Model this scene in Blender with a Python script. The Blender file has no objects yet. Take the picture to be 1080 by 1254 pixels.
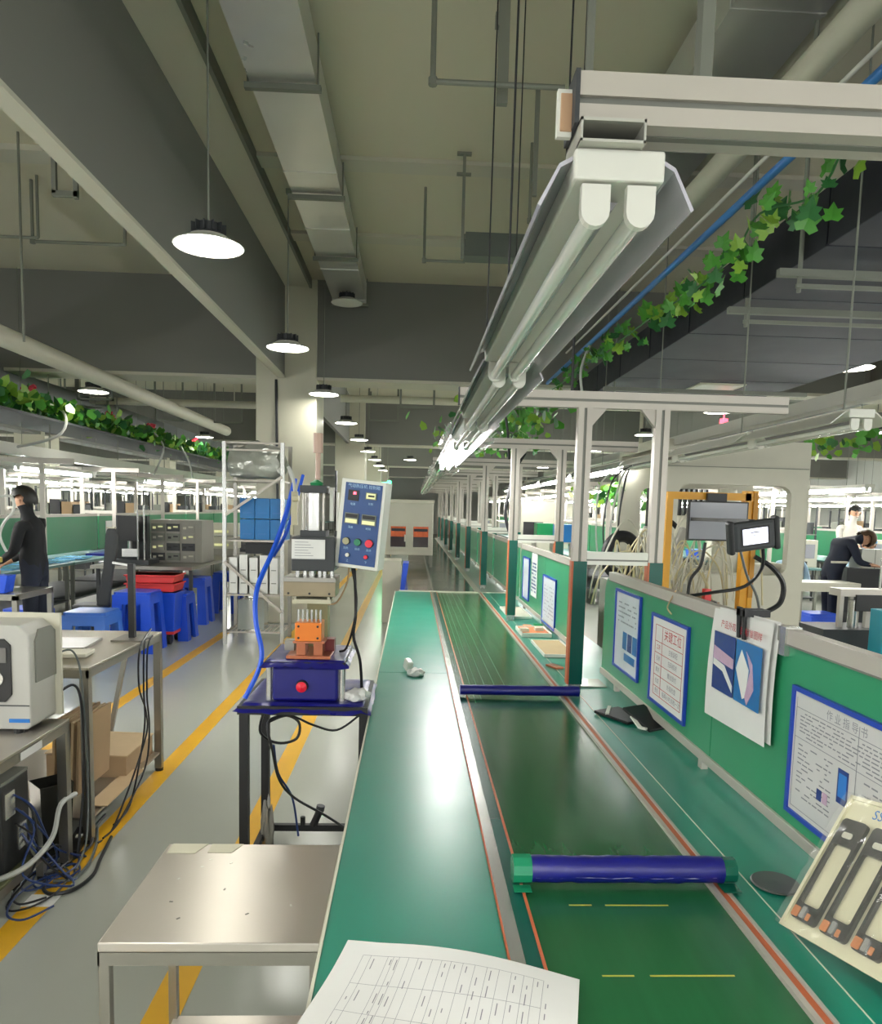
import bpy, bmesh, math, random
from mathutils import Vector, Matrix, Euler

S = bpy.context.scene
C = S.collection
RND = random.Random(7)
PI = math.pi

# ---------------------------------------------------------------- camera
cam_d = bpy.data.cameras.new('camera')
cam = bpy.data.objects.new('camera', cam_d)
C.objects.link(cam)
d = Vector((-35 / 900, 90 / 900, -1)).normalized()
u = Vector((.025, 1, 0))
u.z = -(d.x * u.x + d.y * u.y) / d.z
u.normalize()
r = d.cross(u)
cam.matrix_world = Matrix.Translation((0, 0, 1.6)) @ Matrix((r, d, u)).to_4x4()
cam_d.sensor_fit = 'HORIZONTAL'
cam_d.sensor_width = 36
cam_d.lens = 30
cam_d.shift_y = (713 - 627) / 1080
cam_d.clip_start = .05
cam_d.clip_end = 200
S.camera = cam

# ---------------------------------------------------------------- world and exposure
w = bpy.data.worlds.new('world')
S.world = w
w.use_nodes = True
w.node_tree.nodes['Background'].inputs[0].default_value = (.97, 1, .98, 1)
w.node_tree.nodes['Background'].inputs[1].default_value = .55
S.view_settings.view_transform = 'Standard'
S.view_settings.look = 'None'
S.view_settings.exposure = 1.28
S.view_settings.gamma = 1
S.view_settings.use_curve_mapping = False
S.cycles.max_bounces = 7
S.cycles.transparent_max_bounces = 12
S.cycles.sample_clamp_indirect = 4
S.cycles.use_denoising = True
S.cycles.caustics_reflective = False
S.cycles.caustics_refractive = False
TUBE = 34       # strength of a lit fluorescent tube
DISC = 16       # strength of a pendant's face

# ---------------------------------------------------------------- materials
def lin(h):
    if isinstance(h, str):
        h = [int(h[i:i + 2], 16) / 255 for i in (0, 2, 4)]
    return tuple(c / 12.92 if c <= .04045 else ((c + .055) / 1.055) ** 2.4 for c in h) + (1,)

MATS = {}
def mat(name, col, rough=.5, metal=0, var=.08, scale=8, bump=0, emit=0, alpha=1, trans=0, aniso=0, coat=0, stretch=None, spec=None):
    if name in MATS:
        return MATS[name]
    m = bpy.data.materials.new(name)
    m.use_nodes = True
    nt = m.node_tree
    b = nt.nodes['Principled BSDF']
    c = lin(col)
    b.inputs['Base Color'].default_value = c
    b.inputs['Roughness'].default_value = rough
    b.inputs['Metallic'].default_value = metal
    b.inputs['Alpha'].default_value = alpha
    b.inputs['Transmission Weight'].default_value = trans
    b.inputs['Anisotropic'].default_value = aniso
    b.inputs['Coat Weight'].default_value = coat
    if spec is not None:
        b.inputs['Specular IOR Level'].default_value = spec
    if emit:
        b.inputs['Emission Color'].default_value = c
        b.inputs['Emission Strength'].default_value = emit
    if var or bump:
        tc = nt.nodes.new('ShaderNodeTexCoord')
        mp = nt.nodes.new('ShaderNodeMapping')
        nz = nt.nodes.new('ShaderNodeTexNoise')
        nt.links.new(tc.outputs['Object'], mp.inputs[0])
        nt.links.new(mp.outputs[0], nz.inputs[0])
        if stretch:
            mp.inputs['Scale'].default_value = stretch
        nz.inputs['Scale'].default_value = scale
        nz.inputs['Detail'].default_value = 4
        if var:
            mr = nt.nodes.new('ShaderNodeMapRange')
            mr.inputs[3].default_value = 1 - var
            mr.inputs[4].default_value = 1 + var
            mx = nt.nodes.new('ShaderNodeMix')
            mx.data_type = 'RGBA'
            mx.blend_type = 'MULTIPLY'
            mx.inputs[0].default_value = 1
            mx.inputs[6].default_value = c
            nt.links.new(nz.outputs[0], mr.inputs[0])
            nt.links.new(mr.outputs[0], mx.inputs[7])
            nt.links.new(mx.outputs[2], b.inputs['Base Color'])
            mr2 = nt.nodes.new('ShaderNodeMapRange')
            mr2.inputs[3].default_value = max(0, rough - var * .6)
            mr2.inputs[4].default_value = min(1, rough + var * .6)
            nt.links.new(nz.outputs[0], mr2.inputs[0])
            nt.links.new(mr2.outputs[0], b.inputs['Roughness'])
        if bump:
            bp = nt.nodes.new('ShaderNodeBump')
            bp.inputs['Strength'].default_value = bump
            bp.inputs['Distance'].default_value = .01
            nt.links.new(nz.outputs[0], bp.inputs['Height'])
            nt.links.new(bp.outputs[0], b.inputs['Normal'])
    MATS[name] = m
    return m

FLOOR = mat('epoxy_floor', 'a9aca2', .2, 0, .07, .7, .01)
YEL = mat('floor_yellow', 'd8a414', .4, 0, .12, 6)
CEIL = mat('ceiling_paint', 'c4bfa9', .8, 0, .05, .6)
BEAM = mat('beam_paint', '74746e', .7, 0, .05, .8)
STRIP = mat('beam_edge_paint', 'bdbaaa', .7, 0, .05, .8)
COLM = mat('column_paint', 'c3c0ac', .35, 0, .05, 1)
WALL = mat('wall_paint', 'b5b8b0', .7, 0, .05, .5)
TEAL = mat('teal_mat', '0a7c66', .33, 0, .1, 5, .02, spec=.9)
BELT = mat('belt_green', '1f5a34', .2, 0, .14, 6, .02, stretch=(6, .3, 1), spec=.6)
PART = mat('partition_green', '2f8a60', .3, 0, .06, 2)
GREENW = mat('green_wrap', '0f5247', .25, 0, .1, 8)
ORTAPE = mat('orange_tape', 'b5603c', .5, 0, .15, 20)
ALU = mat('aluminium', 'b9b3a9', .42, .35, .03, 4)
ALUD = mat('aluminium_groove', '7b7c74', .5, .4)
STEEL = mat('stainless', 'cdc6bb', .34, .92, .05, 3, aniso=.9)
STEEL.node_tree.nodes['Principled BSDF'].inputs['Anisotropic Rotation'].default_value = .25
ntS = STEEL.node_tree
tg = ntS.nodes.new('ShaderNodeTangent'); tg.direction_type = 'UV_MAP'
ntS.links.new(tg.outputs[0], ntS.nodes['Principled BSDF'].inputs['Tangent'])
STEELD = mat('stainless_leg', '97948c', .3, .9, .06, 3)
CHROME = mat('chrome', 'c8c8c4', .25, .8, .04)
GALV = mat('galvanised', 'cfcfc9', .3, .65, .1, 1.5, .06)
GREYM = mat('grey_bracket', '7d8076', .6, .3, .08)
DGREY = mat('dark_grey', '35383a', .55, 0, .1)
BLACK = mat('black', '101214', .45, 0, .1)
BLACKG = mat('black_gloss', '08090b', .2, 0, .05)
WHITE = mat('white_plastic', 'dcdcd2', .4, 0, .04)
OFFW = mat('offwhite', 'c9c6b4', .5, 0, .05)
FIXW = mat('fixture_white', 'dad9cf', .35, 0, .03)
TUBEOFF = mat('unlit_tube', 'dedfd6', .15, 0, .02, coat=.5)
TUBEON = mat('lit_tube', 'fffefb', .4, 0, 0, emit=TUBE)
TUBEHOT = mat('glaring_tube', 'fffefb', .4, 0, 0, emit=TUBE * 1.2)
WING = mat('reflector_white', 'b9b6bd', .2, .3, .06, 3, .04, stretch=(8, .4, 1))
DISCON = mat('pendant_face', 'fffdf4', .4, 0, 0, emit=DISC)
PAPER = mat('paper', 'dcdcd8', .7, 0, .04, 12, .05)
PAPERG = mat('paper_gloss', 'cdd2d8', .25, 0, .06, 6)
INK = mat('ink', '85868c', .7, 0, 0)
INKR = mat('ink_red', 'b0202c', .7, 0, 0)
INKB = mat('ink_blue', '2b74c0', .6, 0, 0)
FRAMEB = mat('blue_frame', '1c3fa4', .4, 0, .05)
PHOTOB = mat('photo_blue', '1f6aa8', .35, 0, .2, 20)
PHOTOD = mat('photo_dark', '243c7c', .35, 0, .3, 60)
PHOTOP = mat('photo_pink', 'bfa0b8', .4, 0, .2, 60)
NAVY = mat('blue_foam', '101270', .35, 0, .15, 14, .1, spec=.6)
NAVYP = mat('blue_cover', '14146e', .3, 0, .12, 10, .15)
BLUEP = mat('blue_plastic', '1d4fd0', .35, 0, .06)
BLUEL = mat('light_blue_plastic', '3a6ec8', .35, 0, .06)
BLUEC = mat('blue_crate', '1c6cab', .4, 0, .15, 10)
BLUEPIPE = mat('blue_pipe', '2d6fb0', .35, 0, .1)
BLUEH = mat('blue_hose', '1c56d4', .35, 0, .05)
REDP = mat('red_plastic', 'd83a3a', .4, 0, .1)
REDB = mat('red_button', 'e0203a', .25, 0, 0)
ORANGE = mat('orange_block', 'e07a24', .35, .1, .1)
COPPER = mat('copper', 'b06a4c', .35, .6, .15)
BRASS = mat('bronze_plate', '8e826a', .35, .5, .2, 10)
OLIVE = mat('olive_plate', '8f8a62', .5, 0, .1)
YELF = mat('yellow_frame', 'd79a1e', .4, 0, .06)
BEIGE = mat('machine_beige', 'bcbaa9', .45, 0, .05)
BEIGED = mat('machine_beige_dark', '96948a', .5, 0, .08)
WINOR = mat('amber_window', 'c4541a', .12, 0, .4, 5, stretch=(6, 1, 3))
SCREEN = mat('grey_screen', '8e8f96', .12, 0, .04)
SCREENW = mat('white_screen', 'e8ebff', .3, 0, 0, emit=.9)
LCD = mat('lcd_cream', 'cfcf98', .4, 0, .05, emit=.25)
LED_R = mat('led_red', 'ff4050', .4, 0, 0, emit=3)
LED_G = mat('led_green', '40ff9a', .4, 0, 0, emit=4)
PANELB = mat('panel_blue', '15427e', .35, 0, .08)
CARD = mat('cardboard', 'a58a68', .75, 0, .1)
CARDL = mat('cardboard_light', 'c1a883', .75, 0, .1)
CABLEK = mat('cable_black', '14161a', .4, 0, 0)
CABLEB = mat('cable_blue', '1b3468', .4, 0, 0)
CABLEW = mat('cable_white', 'b4b6b0', .4, 0, 0)
CABLEC = mat('hose_cream', 'c0b68e', .4, 0, 0)
DUCT = mat('duct_black', '0b0f1a', .7, 0, .12)
DUCTU = mat('duct_grey', '2b2e38', .6, 0, .1, 3)
LEAF = mat('leaf_green', '4c9432', .4, 0, .25, 6)
LEAFD = mat('leaf_dark', '2c6a34', .45, 0, .3, 6)
LEAFY = mat('leaf_light', '86b03c', .4, 0, .25, 6)
TRAYC = mat('tray_cream', 'd3cfae', .3, 0, .05, 8)
FILM = mat('clear_film', 'f2f6f6', .08, 0, .02, 6, .4, alpha=.22)
FILMW = mat('clear_crumple', 'e2e6de', .15, 0, .1, 14, 1, alpha=.5)
SKIN = mat('skin', 'c99a7c', .5, 0, .05)
CLOTHN = mat('cloth_navy', '141b2c', .8, 0, .15, 6)
CLOTHL = mat('cloth_lightblue', 'a9c6dc', .8, 0, .12, 6)
CLOTHW = mat('cloth_white', 'd5d0c6', .8, 0, .08, 6)
HAIR = mat('hair_black', '15130f', .5, 0, .1)
HAIRB = mat('hair_brown', '4a3524', .5, 0, .1)
ORGLOVE = mat('orange_glove', 'd8783c', .5, 0, .1)
GREENB = mat('green_box', '1c8a50', .4, 0, .08)
TEALB = mat('teal_box', '1592a8', .4, 0, .05)

# ---------------------------------------------------------------- mesh builder
ORG = {}
TXT = {}
class MB:
    def __init__(s):
        s.v = []; s.f = []; s.mi = []
    def add(s, vs, fs, mi=0):
        o = len(s.v)
        s.v += [Vector(p) for p in vs]
        s.f += [tuple(i + o for i in f) for f in fs]
        s.mi += [mi] * len(fs)
        return s
    def box(s, x0, x1, y0, y1, z0, z1, mi=0):
        return s.obox(((x0 + x1) / 2, (y0 + y1) / 2, (z0 + z1) / 2), (x1 - x0, y1 - y0, z1 - z0), None, mi)
    def obox(s, c, sz, R=None, mi=0):
        vs = [Vector((a * sz[0] / 2, b * sz[1] / 2, e * sz[2] / 2)) for a in (-1, 1) for b in (-1, 1) for e in (-1, 1)]
        if R is not None:
            R = Euler(R).to_matrix() if not isinstance(R, Matrix) else R
            vs = [R @ p for p in vs]
        c = Vector(c)
        return s.add([p + c for p in vs], [(0, 1, 3, 2), (4, 6, 7, 5), (0, 4, 5, 1), (2, 3, 7, 6), (0, 2, 6, 4), (1, 5, 7, 3)], mi)
    def bar(s, p0, p1, w_, h_, mi=0):
        p0 = Vector(p0); p1 = Vector(p1)
        t = (p1 - p0); L = t.length; t.normalize()
        up = Vector((0, 0, 1)) if abs(t.z) < .95 else Vector((0, 1, 0))
        a = t.cross(up).normalized(); b = a.cross(t)
        M = Matrix((a, t, b)).transposed()
        return s.obox((p0 + p1) / 2, (w_, L, h_), M, mi)
    def tube(s, pts, r, n=6, smooth=False, mi=0, cap=True, r2=None):
        pts = [Vector(p) for p in pts]
        if smooth and len(pts) > 2:
            q = [pts[0]] + pts + [pts[-1]]
            out = []
            for i in range(1, len(q) - 2):
                for k in range(6):
                    t = k / 6
                    a, b, c, e = q[i - 1], q[i], q[i + 1], q[i + 2]
                    out.append(.5 * ((2 * b) + (c - a) * t + (2 * a - 5 * b + 4 * c - e) * t * t + (3 * b - a - 3 * c + e) * t ** 3))
            out.append(pts[-1])
            pts = out
        o = []
        N = len(pts)
        prev = None
        for i, p in enumerate(pts):
            t = (pts[min(i + 1, N - 1)] - pts[max(i - 1, 0)])
            if t.length < 1e-7:
                t = Vector((0, 0, 1))
            t.normalize()
            if prev is None:
                a = t.cross(Vector((0, 0, 1)) if abs(t.z) < .9 else Vector((1, 0, 0))).normalized()
            else:
                a = prev - t * prev.dot(t)
                a = a.normalized() if a.length > 1e-6 else t.orthogonal().normalized()
            prev = a
            b = t.cross(a)
            rr = r if r2 is None else r + (r2 - r) * i / (N - 1)
            for k in range(n):
                th = 2 * PI * k / n
                o.append(p + (a * math.cos(th) + b * math.sin(th)) * rr)
        fs = []
        for i in range(N - 1):
            for k in range(n):
                fs.append((i * n + k, i * n + (k + 1) % n, (i + 1) * n + (k + 1) % n, (i + 1) * n + k))
        if cap:
            fs.append(tuple(range(n))[::-1]); fs.append(tuple(range((N - 1) * n, N * n)))
        return s.add(o, fs, mi)
    def cyl(s, p0, p1, r, n=12, r2=None, mi=0):
        return s.tube([p0, p1], r, n, mi=mi, r2=r2)
    def lathe(s, prof, c, n=20, mi=0, cap=True):
        o = []; c = Vector(c)
        for (rr, z) in prof:
            for k in range(n):
                th = 2 * PI * k / n
                o.append(c + Vector((rr * math.cos(th), rr * math.sin(th), z)))
        fs = []
        for i in range(len(prof) - 1):
            for k in range(n):
                fs.append((i * n + k, i * n + (k + 1) % n, (i + 1) * n + (k + 1) % n, (i + 1) * n + k))
        if cap:
            fs.append(tuple(range(n))[::-1]); fs.append(tuple(range((len(prof) - 1) * n, len(prof) * n)))
        return s.add(o, fs, mi)
    def prism(s, poly, ax, a, b, mi=0):
        """poly in the plane across axis ax ('x': (y,z); 'y': (x,z); 'z': (x,y)), from a to b"""
        def P(p, t):
            return {'x': (t, p[0], p[1]), 'y': (p[0], t, p[1]), 'z': (p[0], p[1], t)}[ax]
        n = len(poly)
        vs = [P(p, a) for p in poly] + [P(p, b) for p in poly]
        fs = [tuple(range(n))[::-1], tuple(range(n, 2 * n))] + [(i, (i + 1) % n, (i + 1) % n + n, i + n) for i in range(n)]
        return s.add(vs, fs, mi)
    def text(s, t, size, M, mi=0):
        if t not in TXT:
            cu = bpy.data.curves.new('t', 'FONT')
            cu.body = t; cu.size = 1; cu.extrude = .01; cu.align_x = 'CENTER'; cu.align_y = 'CENTER'; cu.resolution_u = 3
            ob = bpy.data.objects.new('t', cu)
            me = bpy.data.meshes.new_from_object(ob)
            TXT[t] = ([v.co.copy() for v in me.vertices], [tuple(p.vertices) for p in me.polygons])
            bpy.data.objects.remove(ob); bpy.data.curves.remove(cu); bpy.data.meshes.remove(me)
        vs, fs = TXT[t]
        return s.add([M @ Vector((p.x * size, p.y * size, p.z * .1 * size)) for p in vs], fs, mi)
    def build(s, name, m, parent=None, label=None, cat=None, group=None, kind=None, smooth=False, bevel=0, seg=2, fix=True):
        me = bpy.data.meshes.new(name)
        if parent is not None:
            o = ORG[parent.name]
        else:
            xs = [p.x for p in s.v]; ys = [p.y for p in s.v]; zs = [p.z for p in s.v]
            o = Vector(((min(xs) + max(xs)) / 2, (min(ys) + max(ys)) / 2, min(zs)))
        me.from_pydata([p - o for p in s.v], [], s.f)
        ms = m if isinstance(m, (list, tuple)) else [m]
        if ms[0].name == 'stainless':
            uv = me.uv_layers.new(name='UVMap')
            for lp in me.loops:
                c = me.vertices[lp.vertex_index].co
                uv.data[lp.index].uv = (c.x + c.z * .1, c.y + c.z * .1)
        for x in ms:
            me.materials.append(x)
        me.polygons.foreach_set('material_index', s.mi)
        if fix:
            bm = bmesh.new(); bm.from_mesh(me)
            bmesh.ops.recalc_face_normals(bm, faces=bm.faces)
            bm.to_mesh(me); bm.free()
        if smooth:
            me.polygons.foreach_set('use_smooth', [True] * len(me.polygons))
            try:
                me.set_sharp_from_angle(angle=math.radians(40))
            except Exception:
                pass
        ob = bpy.data.objects.new(name, me)
        C.objects.link(ob)
        if parent is not None:
            ob.parent = parent
            ORG[ob.name] = o
        else:
            ob.location = o
            ORG[ob.name] = o
        if bevel:
            bv = ob.modifiers.new('bevel', 'BEVEL'); bv.width = bevel; bv.segments = seg; bv.limit_method = 'ANGLE'
        if label: ob['label'] = label
        if cat: ob['category'] = cat
        if group: ob['group'] = group
        if kind: ob['kind'] = kind
        return ob

def box(*a): return MB().box(*a)
def obox(*a): return MB().obox(*a)
def tube(pts, r, n=6, smooth=True): return MB().tube(pts, r, n, smooth)
def cyl(*a, **k): return MB().cyl(*a, **k)

def thing(name, label, cat, loc, group=None):
    o = bpy.data.objects.new(name, None)
    C.objects.link(o)
    o.empty_display_size = .1
    o.location = loc
    ORG[o.name] = Vector(loc)
    o['label'] = label; o['category'] = cat
    if group: o['group'] = group
    return o

def copy_tree(o, parent=None, off=None, label=None, group=None, rot=None):
    c = o.copy()
    C.objects.link(c)
    if parent is not None:
        c.parent = parent
    else:
        if off is not None:
            c.location = o.location + Vector(off)
        if rot is not None:
            c.rotation_euler = rot
        if label: c['label'] = label
        if group: c['group'] = group
    for ch in list(o.children):
        copy_tree(ch, c)
    return c

ORD = ['nearest', 'second', 'third', 'fourth', 'fifth', 'sixth', 'seventh', 'eighth', 'ninth', 'tenth', 'eleventh', 'twelfth', 'thirteenth', 'fourteenth', 'fifteenth', 'sixteenth']

# ---------------------------------------------------------------- the room
H = 4.55
box(-18, 18, -3.5, 48, -.1, 0).build('floor', FLOOR, kind='structure')
box(-18, 18, -3.5, 48, H, H + .15).build('ceiling', CEIL, kind='structure')
box(-18, 18, 48, 48.2, 0, H).build('wall_back', WALL, kind='structure')
box(-18.2, -18, -3.5, 48, 0, H).build('wall_left', WALL, kind='structure')
box(18, 18.2, -3.5, 48, 0, H).build('wall_right', WALL, kind='structure')
n_t = [0]
def trim(mb, m, **k):
    n_t[0] += 1
    return mb.build('trim_%d' % n_t[0], m, kind='structure', **k)
# beams: the long one left of the camera, the cross beams, the shallow ribs of the slab
trim(box(-1.80, -1.72, -3.4, 9.99, 3.3, H), BEAM)
trim(box(-1.81, -1.71, -3.4, 9.99, 3.275, 3.3), STRIP)
trim(box(-1.80, -1.72, 10.81, 19.99, 3.3, H), BEAM)
trim(box(-1.72, -1.40, -3.4, 9.99, 4.45, H), STRIP)
trim(box(-1.40, -1.37, -3.4, 9.99, 4.43, H), GREYM)
trim(box(-10.3, -9.8, -3.4, 47.9, 3.3, H), BEAM)
trim(box(6.2, 6.7, -3.4, 47.9, 3.3, H), BEAM)
for y in (10, 20, 30, 40):
    trim(box(-17.9, 17.9, y + .02, y + .5, 3.29, H), BEAM)
    trim(box(-17.9, 17.9, y + .005, y + .515, 3.26, 3.3), STRIP)
for y in (6.55, 8.3):
    trim(box(-1.42, 6.2, y, y + .22, H - .035, H), STRIP)
trim(box(-9.8, -1.94, 6.6, 6.85, H - .05, H), STRIP)
# floor lines
for x, y0, y1 in ((-1.45, .2, 30), (-.75, .9, 30), (-2.3, 4.6, 9.2)):
    trim(box(x - .055, x + .055, y0, y1, 0, .002), YEL)
trim(MB().add([(-3.2, 12.4, .002), (-3.1, 12.4, .002), (-3.9, 10, .002), (-4.0, 10, .002)], [(0, 1, 2, 3)]), YEL)
trim(MB().obox((-1.45, 2.86, .003), (.12, .09, .002)), PAPER)
for y, k in ((10, 0), (20, 1), (30, 2), (40, 3)):
    for x in (-2.1, -10.5, 6.1)[:2 if k == 0 else 3]:
        m = box(x, x + .8, y, y + .8, 0, H)
        trim(m, COLM, bevel=.015)
# cable and conduit on the nearest column
cyl((-1.83, 9.98, 3.25), (-1.8, 9.98, 1.2), .018).build('cable', CABLEK, label='dark cable hanging down the face of the nearest square column', cat='cable')

# ---------------------------------------------------------------- conveyor bench
cv = thing('conveyor_bench', 'long green conveyor line with teal worktop beside dark green belt', 'conveyor', (.5, .3, 0))
edges = [.25, 3.77, 7.55]
for a, b in zip(edges, edges[1:]):
    box(-.157, .2, a + .002, b - .002, .73, .75).build('worktop_panel', TEAL, cv, bevel=.002)
box(-.163, -.157, .25, 7.55, .725, .752).build('edge_trim', OFFW, cv)
MB().box(.2, .204, .25, 7.55, .73, .753, 1).box(.204, .232, .25, 7.55, .73, .752, 0).box(.264, .270, .25, 7.55, .73, .752, 1).build('side_rail', [CHROME, ORTAPE], cv)
box(.232, .264, .25, 7.55, .73, .749).build('rail_cover', GREENW, cv)
box(.27, .70, .25, 7.55, .728, .746).build('belt', BELT, cv, 'dark green glossy rubber belt')
MB().box(.70, .712, .25, 7.55, .72, .756, 0).box(.712, .728, .25, 7.55, .72, .753, 1).box(.728, .736, .25, 7.55, .72, .757, 0).build('side_rail', [ALU, ORTAPE], cv)
box(.736, 1.22, .25, 7.55, .73, .75).build('worktop_panel', TEAL, cv)
box(.80, .803, .25, 7.55, .75, .7512).build('edge_trim', OFFW, cv)
MB().box(-.14, -.1, .3, 7.5, .66, .73).box(.24, .28, .3, 7.5, .6, .73).box(.7, .74, .3, 7.5, .6, .73).box(1.15, 1.2, .3, 7.5, .66, .73).build('side_beam', ALU, cv)
for y in (.5, 2.7, 5.0, 7.3):
    for x in (-.12, .72, 1.17):
        box(x - .02, x + .02, y - .02, y + .02, 0, .67).build('leg', ALU, cv)
# yellow splice marks on the belt
for y, xa, xb in ((1.27, .37, .43), (1.27, .46, .62), (1.515, .36, .41), (1.515, .44, .58)):
    box(xa, xb, y, y + .004, .746, .7466).build('splice_mark', mat('dull_yellow', 'a8a83c', .5), cv)
for x in (.30, .33, .37, .42, .47):
    box(x, x + .0015, 2.6 + x * 2, 7.5, .746, .7463).build('belt_scratch', mat('belt_light', '4f8a66', .3), cv)
# the further stretch past the joint
cv2 = thing('far_conveyor_bench', 'far stretch of the conveyor beyond the pale joint strip, brown and reflective', 'conveyor', (.5, 7.6, 0))
box(-.12, 1.22, 7.55, 7.6, .73, .756).build('end_strip', OFFW, cv2)
box(-.06, .22, 7.6, 22, .72, .74).build('belt', mat('belt_brown', '6c6450', .15, 0, .15, 3), cv2)
box(.24, .68, 7.6, 22, .72, .742).build('belt', mat('belt_olive', '48584a', .15, 0, .15, 3), cv2)
box(.22, .24, 7.6, 22, .7, .75).build('side_rail', CHROME, cv2)
box(.68, .74, 7.6, 22, .7, .75).build('side_rail', ALU, cv2)
box(.74, 1.22, 7.6, 22, .72, .745).build('worktop_panel', mat('worktop_grey', '7c8c84', .3), cv2)
for y in (8.2, 12, 16, 20, 21.8):
    for x in (-.04, .7, 1.17):
        box(x - .02, x + .02, y - .02, y + .02, 0, .72).build('leg', ALU, cv2)

# ---------------------------------------------------------------- portal frames along the line
def portal(y, label, posts=True):
    t = thing('portal_frame', label, 'frame', (.95, y, .75 if posts else 2.08))
    def profile(x0, x1, y0, y1, z0, z1, name, ax):
        m = MB()
        if ax == 'x':
            hz = (z1 - z0)
            m.box(x0, x1, y0 + .006, y1 - .006, z0, z1, 0)
            for a, b in ((0, .17), (.23 + .17, .77 - .17 + .0), (.83, 1)):
                m.box(x0, x1, y0, y1, z0 + hz * a, z0 + hz * b, 0)
            m.box(x0, x1, y0 + .005, y0 + .0061, z0 + .17 * hz, z0 + .83 * hz, 1)
        else:
            wx = (x1 - x0)
            m.box(x0 + .005, x1 - .005, y0 + .005, y1 - .005, z0, z1, 1)
            m.box(x0, x0 + wx * .40, y0, y1, z0, z1, 0)
            m.box(x0 + wx * .60, x1, y0, y1, z0, z1, 0)
        return m.build(name, [ALU, ALUD], t)
    m = MB(); q, kk, dy = (0, 1, .04) if posts else (.024, .85, .065)
    def zb(v): return 2.08 + q + (v - 2.08) * kk
    m.box(.205, 1.73, y, y + dy, zb(2.08), zb(2.108), 0).box(.205, 1.73, y + .006, y + dy - .006, zb(2.108), zb(2.12), 1).box(.205, 1.73, y, y + dy, zb(2.12), zb(2.155), 0)
    m.box(.205, 1.73, y + dy * .4, y + dy * .6, zb(2.0785), zb(2.08), 1)
    m.build('crossbar', [ALU, ALUD], t)
    box(.199, .205, y - .002, y + dy + .002, zb(2.078), zb(2.157)).build('end_cap', DGREY, t)
    if posts:
        for x in (.785, 1.145):
            profile(x - .033, x + .033, y, y + .045, 1.375, 2.08, 'post', 'z')
            m = MB().box(x - .028, x + .036, y - .003, y + .048, .79, 1.375, 0).box(x - .036, x - .028, y - .003, y + .048, .79, 1.375, 1)
            m.build('post_wrap', [GREENW, ORTAPE], t)
            MB().box(x - .03, x + .03, y - .01, y + .055, .75, .79).cyl((x - .02, y - .02, .752), (x - .02, y - .02, .775), .008).cyl((x + .02, y - .02, .752), (x + .02, y - .02, .775), .008).build('foot', CHROME, t)
            s = 1 if x < 1 else -1
            MB().prism([(x + s * .033, 2.08), (x + s * .10, 2.08), (x + s * .033, 2.0)], 'y', y + .008, y + .036).build('corner_bracket', ALU, t)
        MB().box(.82, 1.11, y + .002, y + .038, 1.36, 1.378, 0).box(.82, 1.11, y + .005, y + .035, 1.378, 1.386, 1).box(.82, 1.11, y + .002, y + .038, 1.386, 1.42, 0).build('middle_rail', [WHITE, ALUD], t)
    return t
portal(1.0, 'nearest overhead aluminium crossbar, large across the top right of the photo', posts=False)
for i in range(9):
    portal(3.4 + 2.28 * i, [
        'nearest aluminium portal with green wrapped posts rising from the bench',
        'second aluminium portal from the front, posts wrapped green with orange edge'][i] if i < 2 else
        ORD[i] + ' aluminium portal from the front along the conveyor bench')
# orange-white tag on the end of the nearest bar
MB().box(.180, .2, 1.02, 1.03, 2.095, 2.155, 0).box(.184, .2, 1.018, 1.02, 2.101, 2.149, 1).build('tag', [WHITE, mat('tag_tan', 'bf9a78', .6)], label='small tan and white tag plate on the left end of nearest crossbar', cat='tag', bevel=.003)
MB().box(.205, .29, .985, 1.08, 2.100, 2.104, 0).box(.205, .208, .985, 1.08, 2.074, 2.104, 0).box(.287, .29, .985, 1.08, 2.074, 2.104, 0).box(.205, .29, .985, 1.08, 2.0745, 2.078, 0).box(.208, .287, 1.07, 1.078, 2.078, 2.1, 1).box(.235, .25, 1.02, 1.04, 2.078, 2.088, 1).build('bracket', [mat('bracket_steel', 'b9b8ae', .4, .4), DGREY], label='open rectangular metal bracket under the left end of nearest crossbar', cat='bracket')

# ---------------------------------------------------------------- fluorescent fixtures
def fixture(x, y0, y1, z, label, lit=False, wings=True, group=None, tubes=True, hw=.105, wm=None):
    t = thing('tube_light_fixture', label, 'light fixture', (x, y0, z - .08), group)
    box(x - .06, x + .06, y0, y1, z - .04, z).build('housing', FIXW, t, bevel=.004)
    if y0 > .9 and x < 1:
        for yy in (y0 + .01, y1 - .05) if y0 > 1.1 else (y1 - .05,):
            box(x - .03, x + .03, yy, yy + .04, z, 2.0765).build('hanging_bracket', CHROME, t)
    if wings:
        m = MB()
        for s in (-1, 1):
            prof = [(x + s * .060, z - .006), (x + s * .078, z - .016), (x + s * hw, z - .068), (x + s * (hw - .004), z - .071), (x + s * .076, z - .021), (x + s * .060, z - .012)]
            m.prism(prof, 'y', y0 + .012, y1 - .012)
        m.build('reflector', wm or WING, t)
        m = MB()
        for s in (-1, 1):
            m.prism([(x + s * .0, z - .047), (x + s * .012, z - .047), (x + s * .004, z - .058), (x, z - .058)], 'y', y0 + .05, y1 - .05)
        m.build('ridge', WING, t)
    for s in (-1, 1):
        xx = x + s * .03
        for yy, q in ((y0, 1), (y1, -1)):
            m = MB()
            pr = [(xx - .019, z - .045), (xx + .019, z - .045)] + [(xx + .019 * math.cos(a), z - .079 - .019 * math.sin(a)) for a in [PI * k / 8 for k in range(9)]]
            m.prism(pr, 'y', yy, yy + q * .014)
            m.build('lamp_holder', FIXW, t)
        if tubes:
            MB().cyl((xx, y0 + .014, z - .079), (xx, y1 - .014, z - .079), .0135, 10).build('tube', TUBEHOT if lit == 2 else TUBEON if lit else TUBEOFF, t, smooth=True)
    return t
FX = .262
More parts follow.
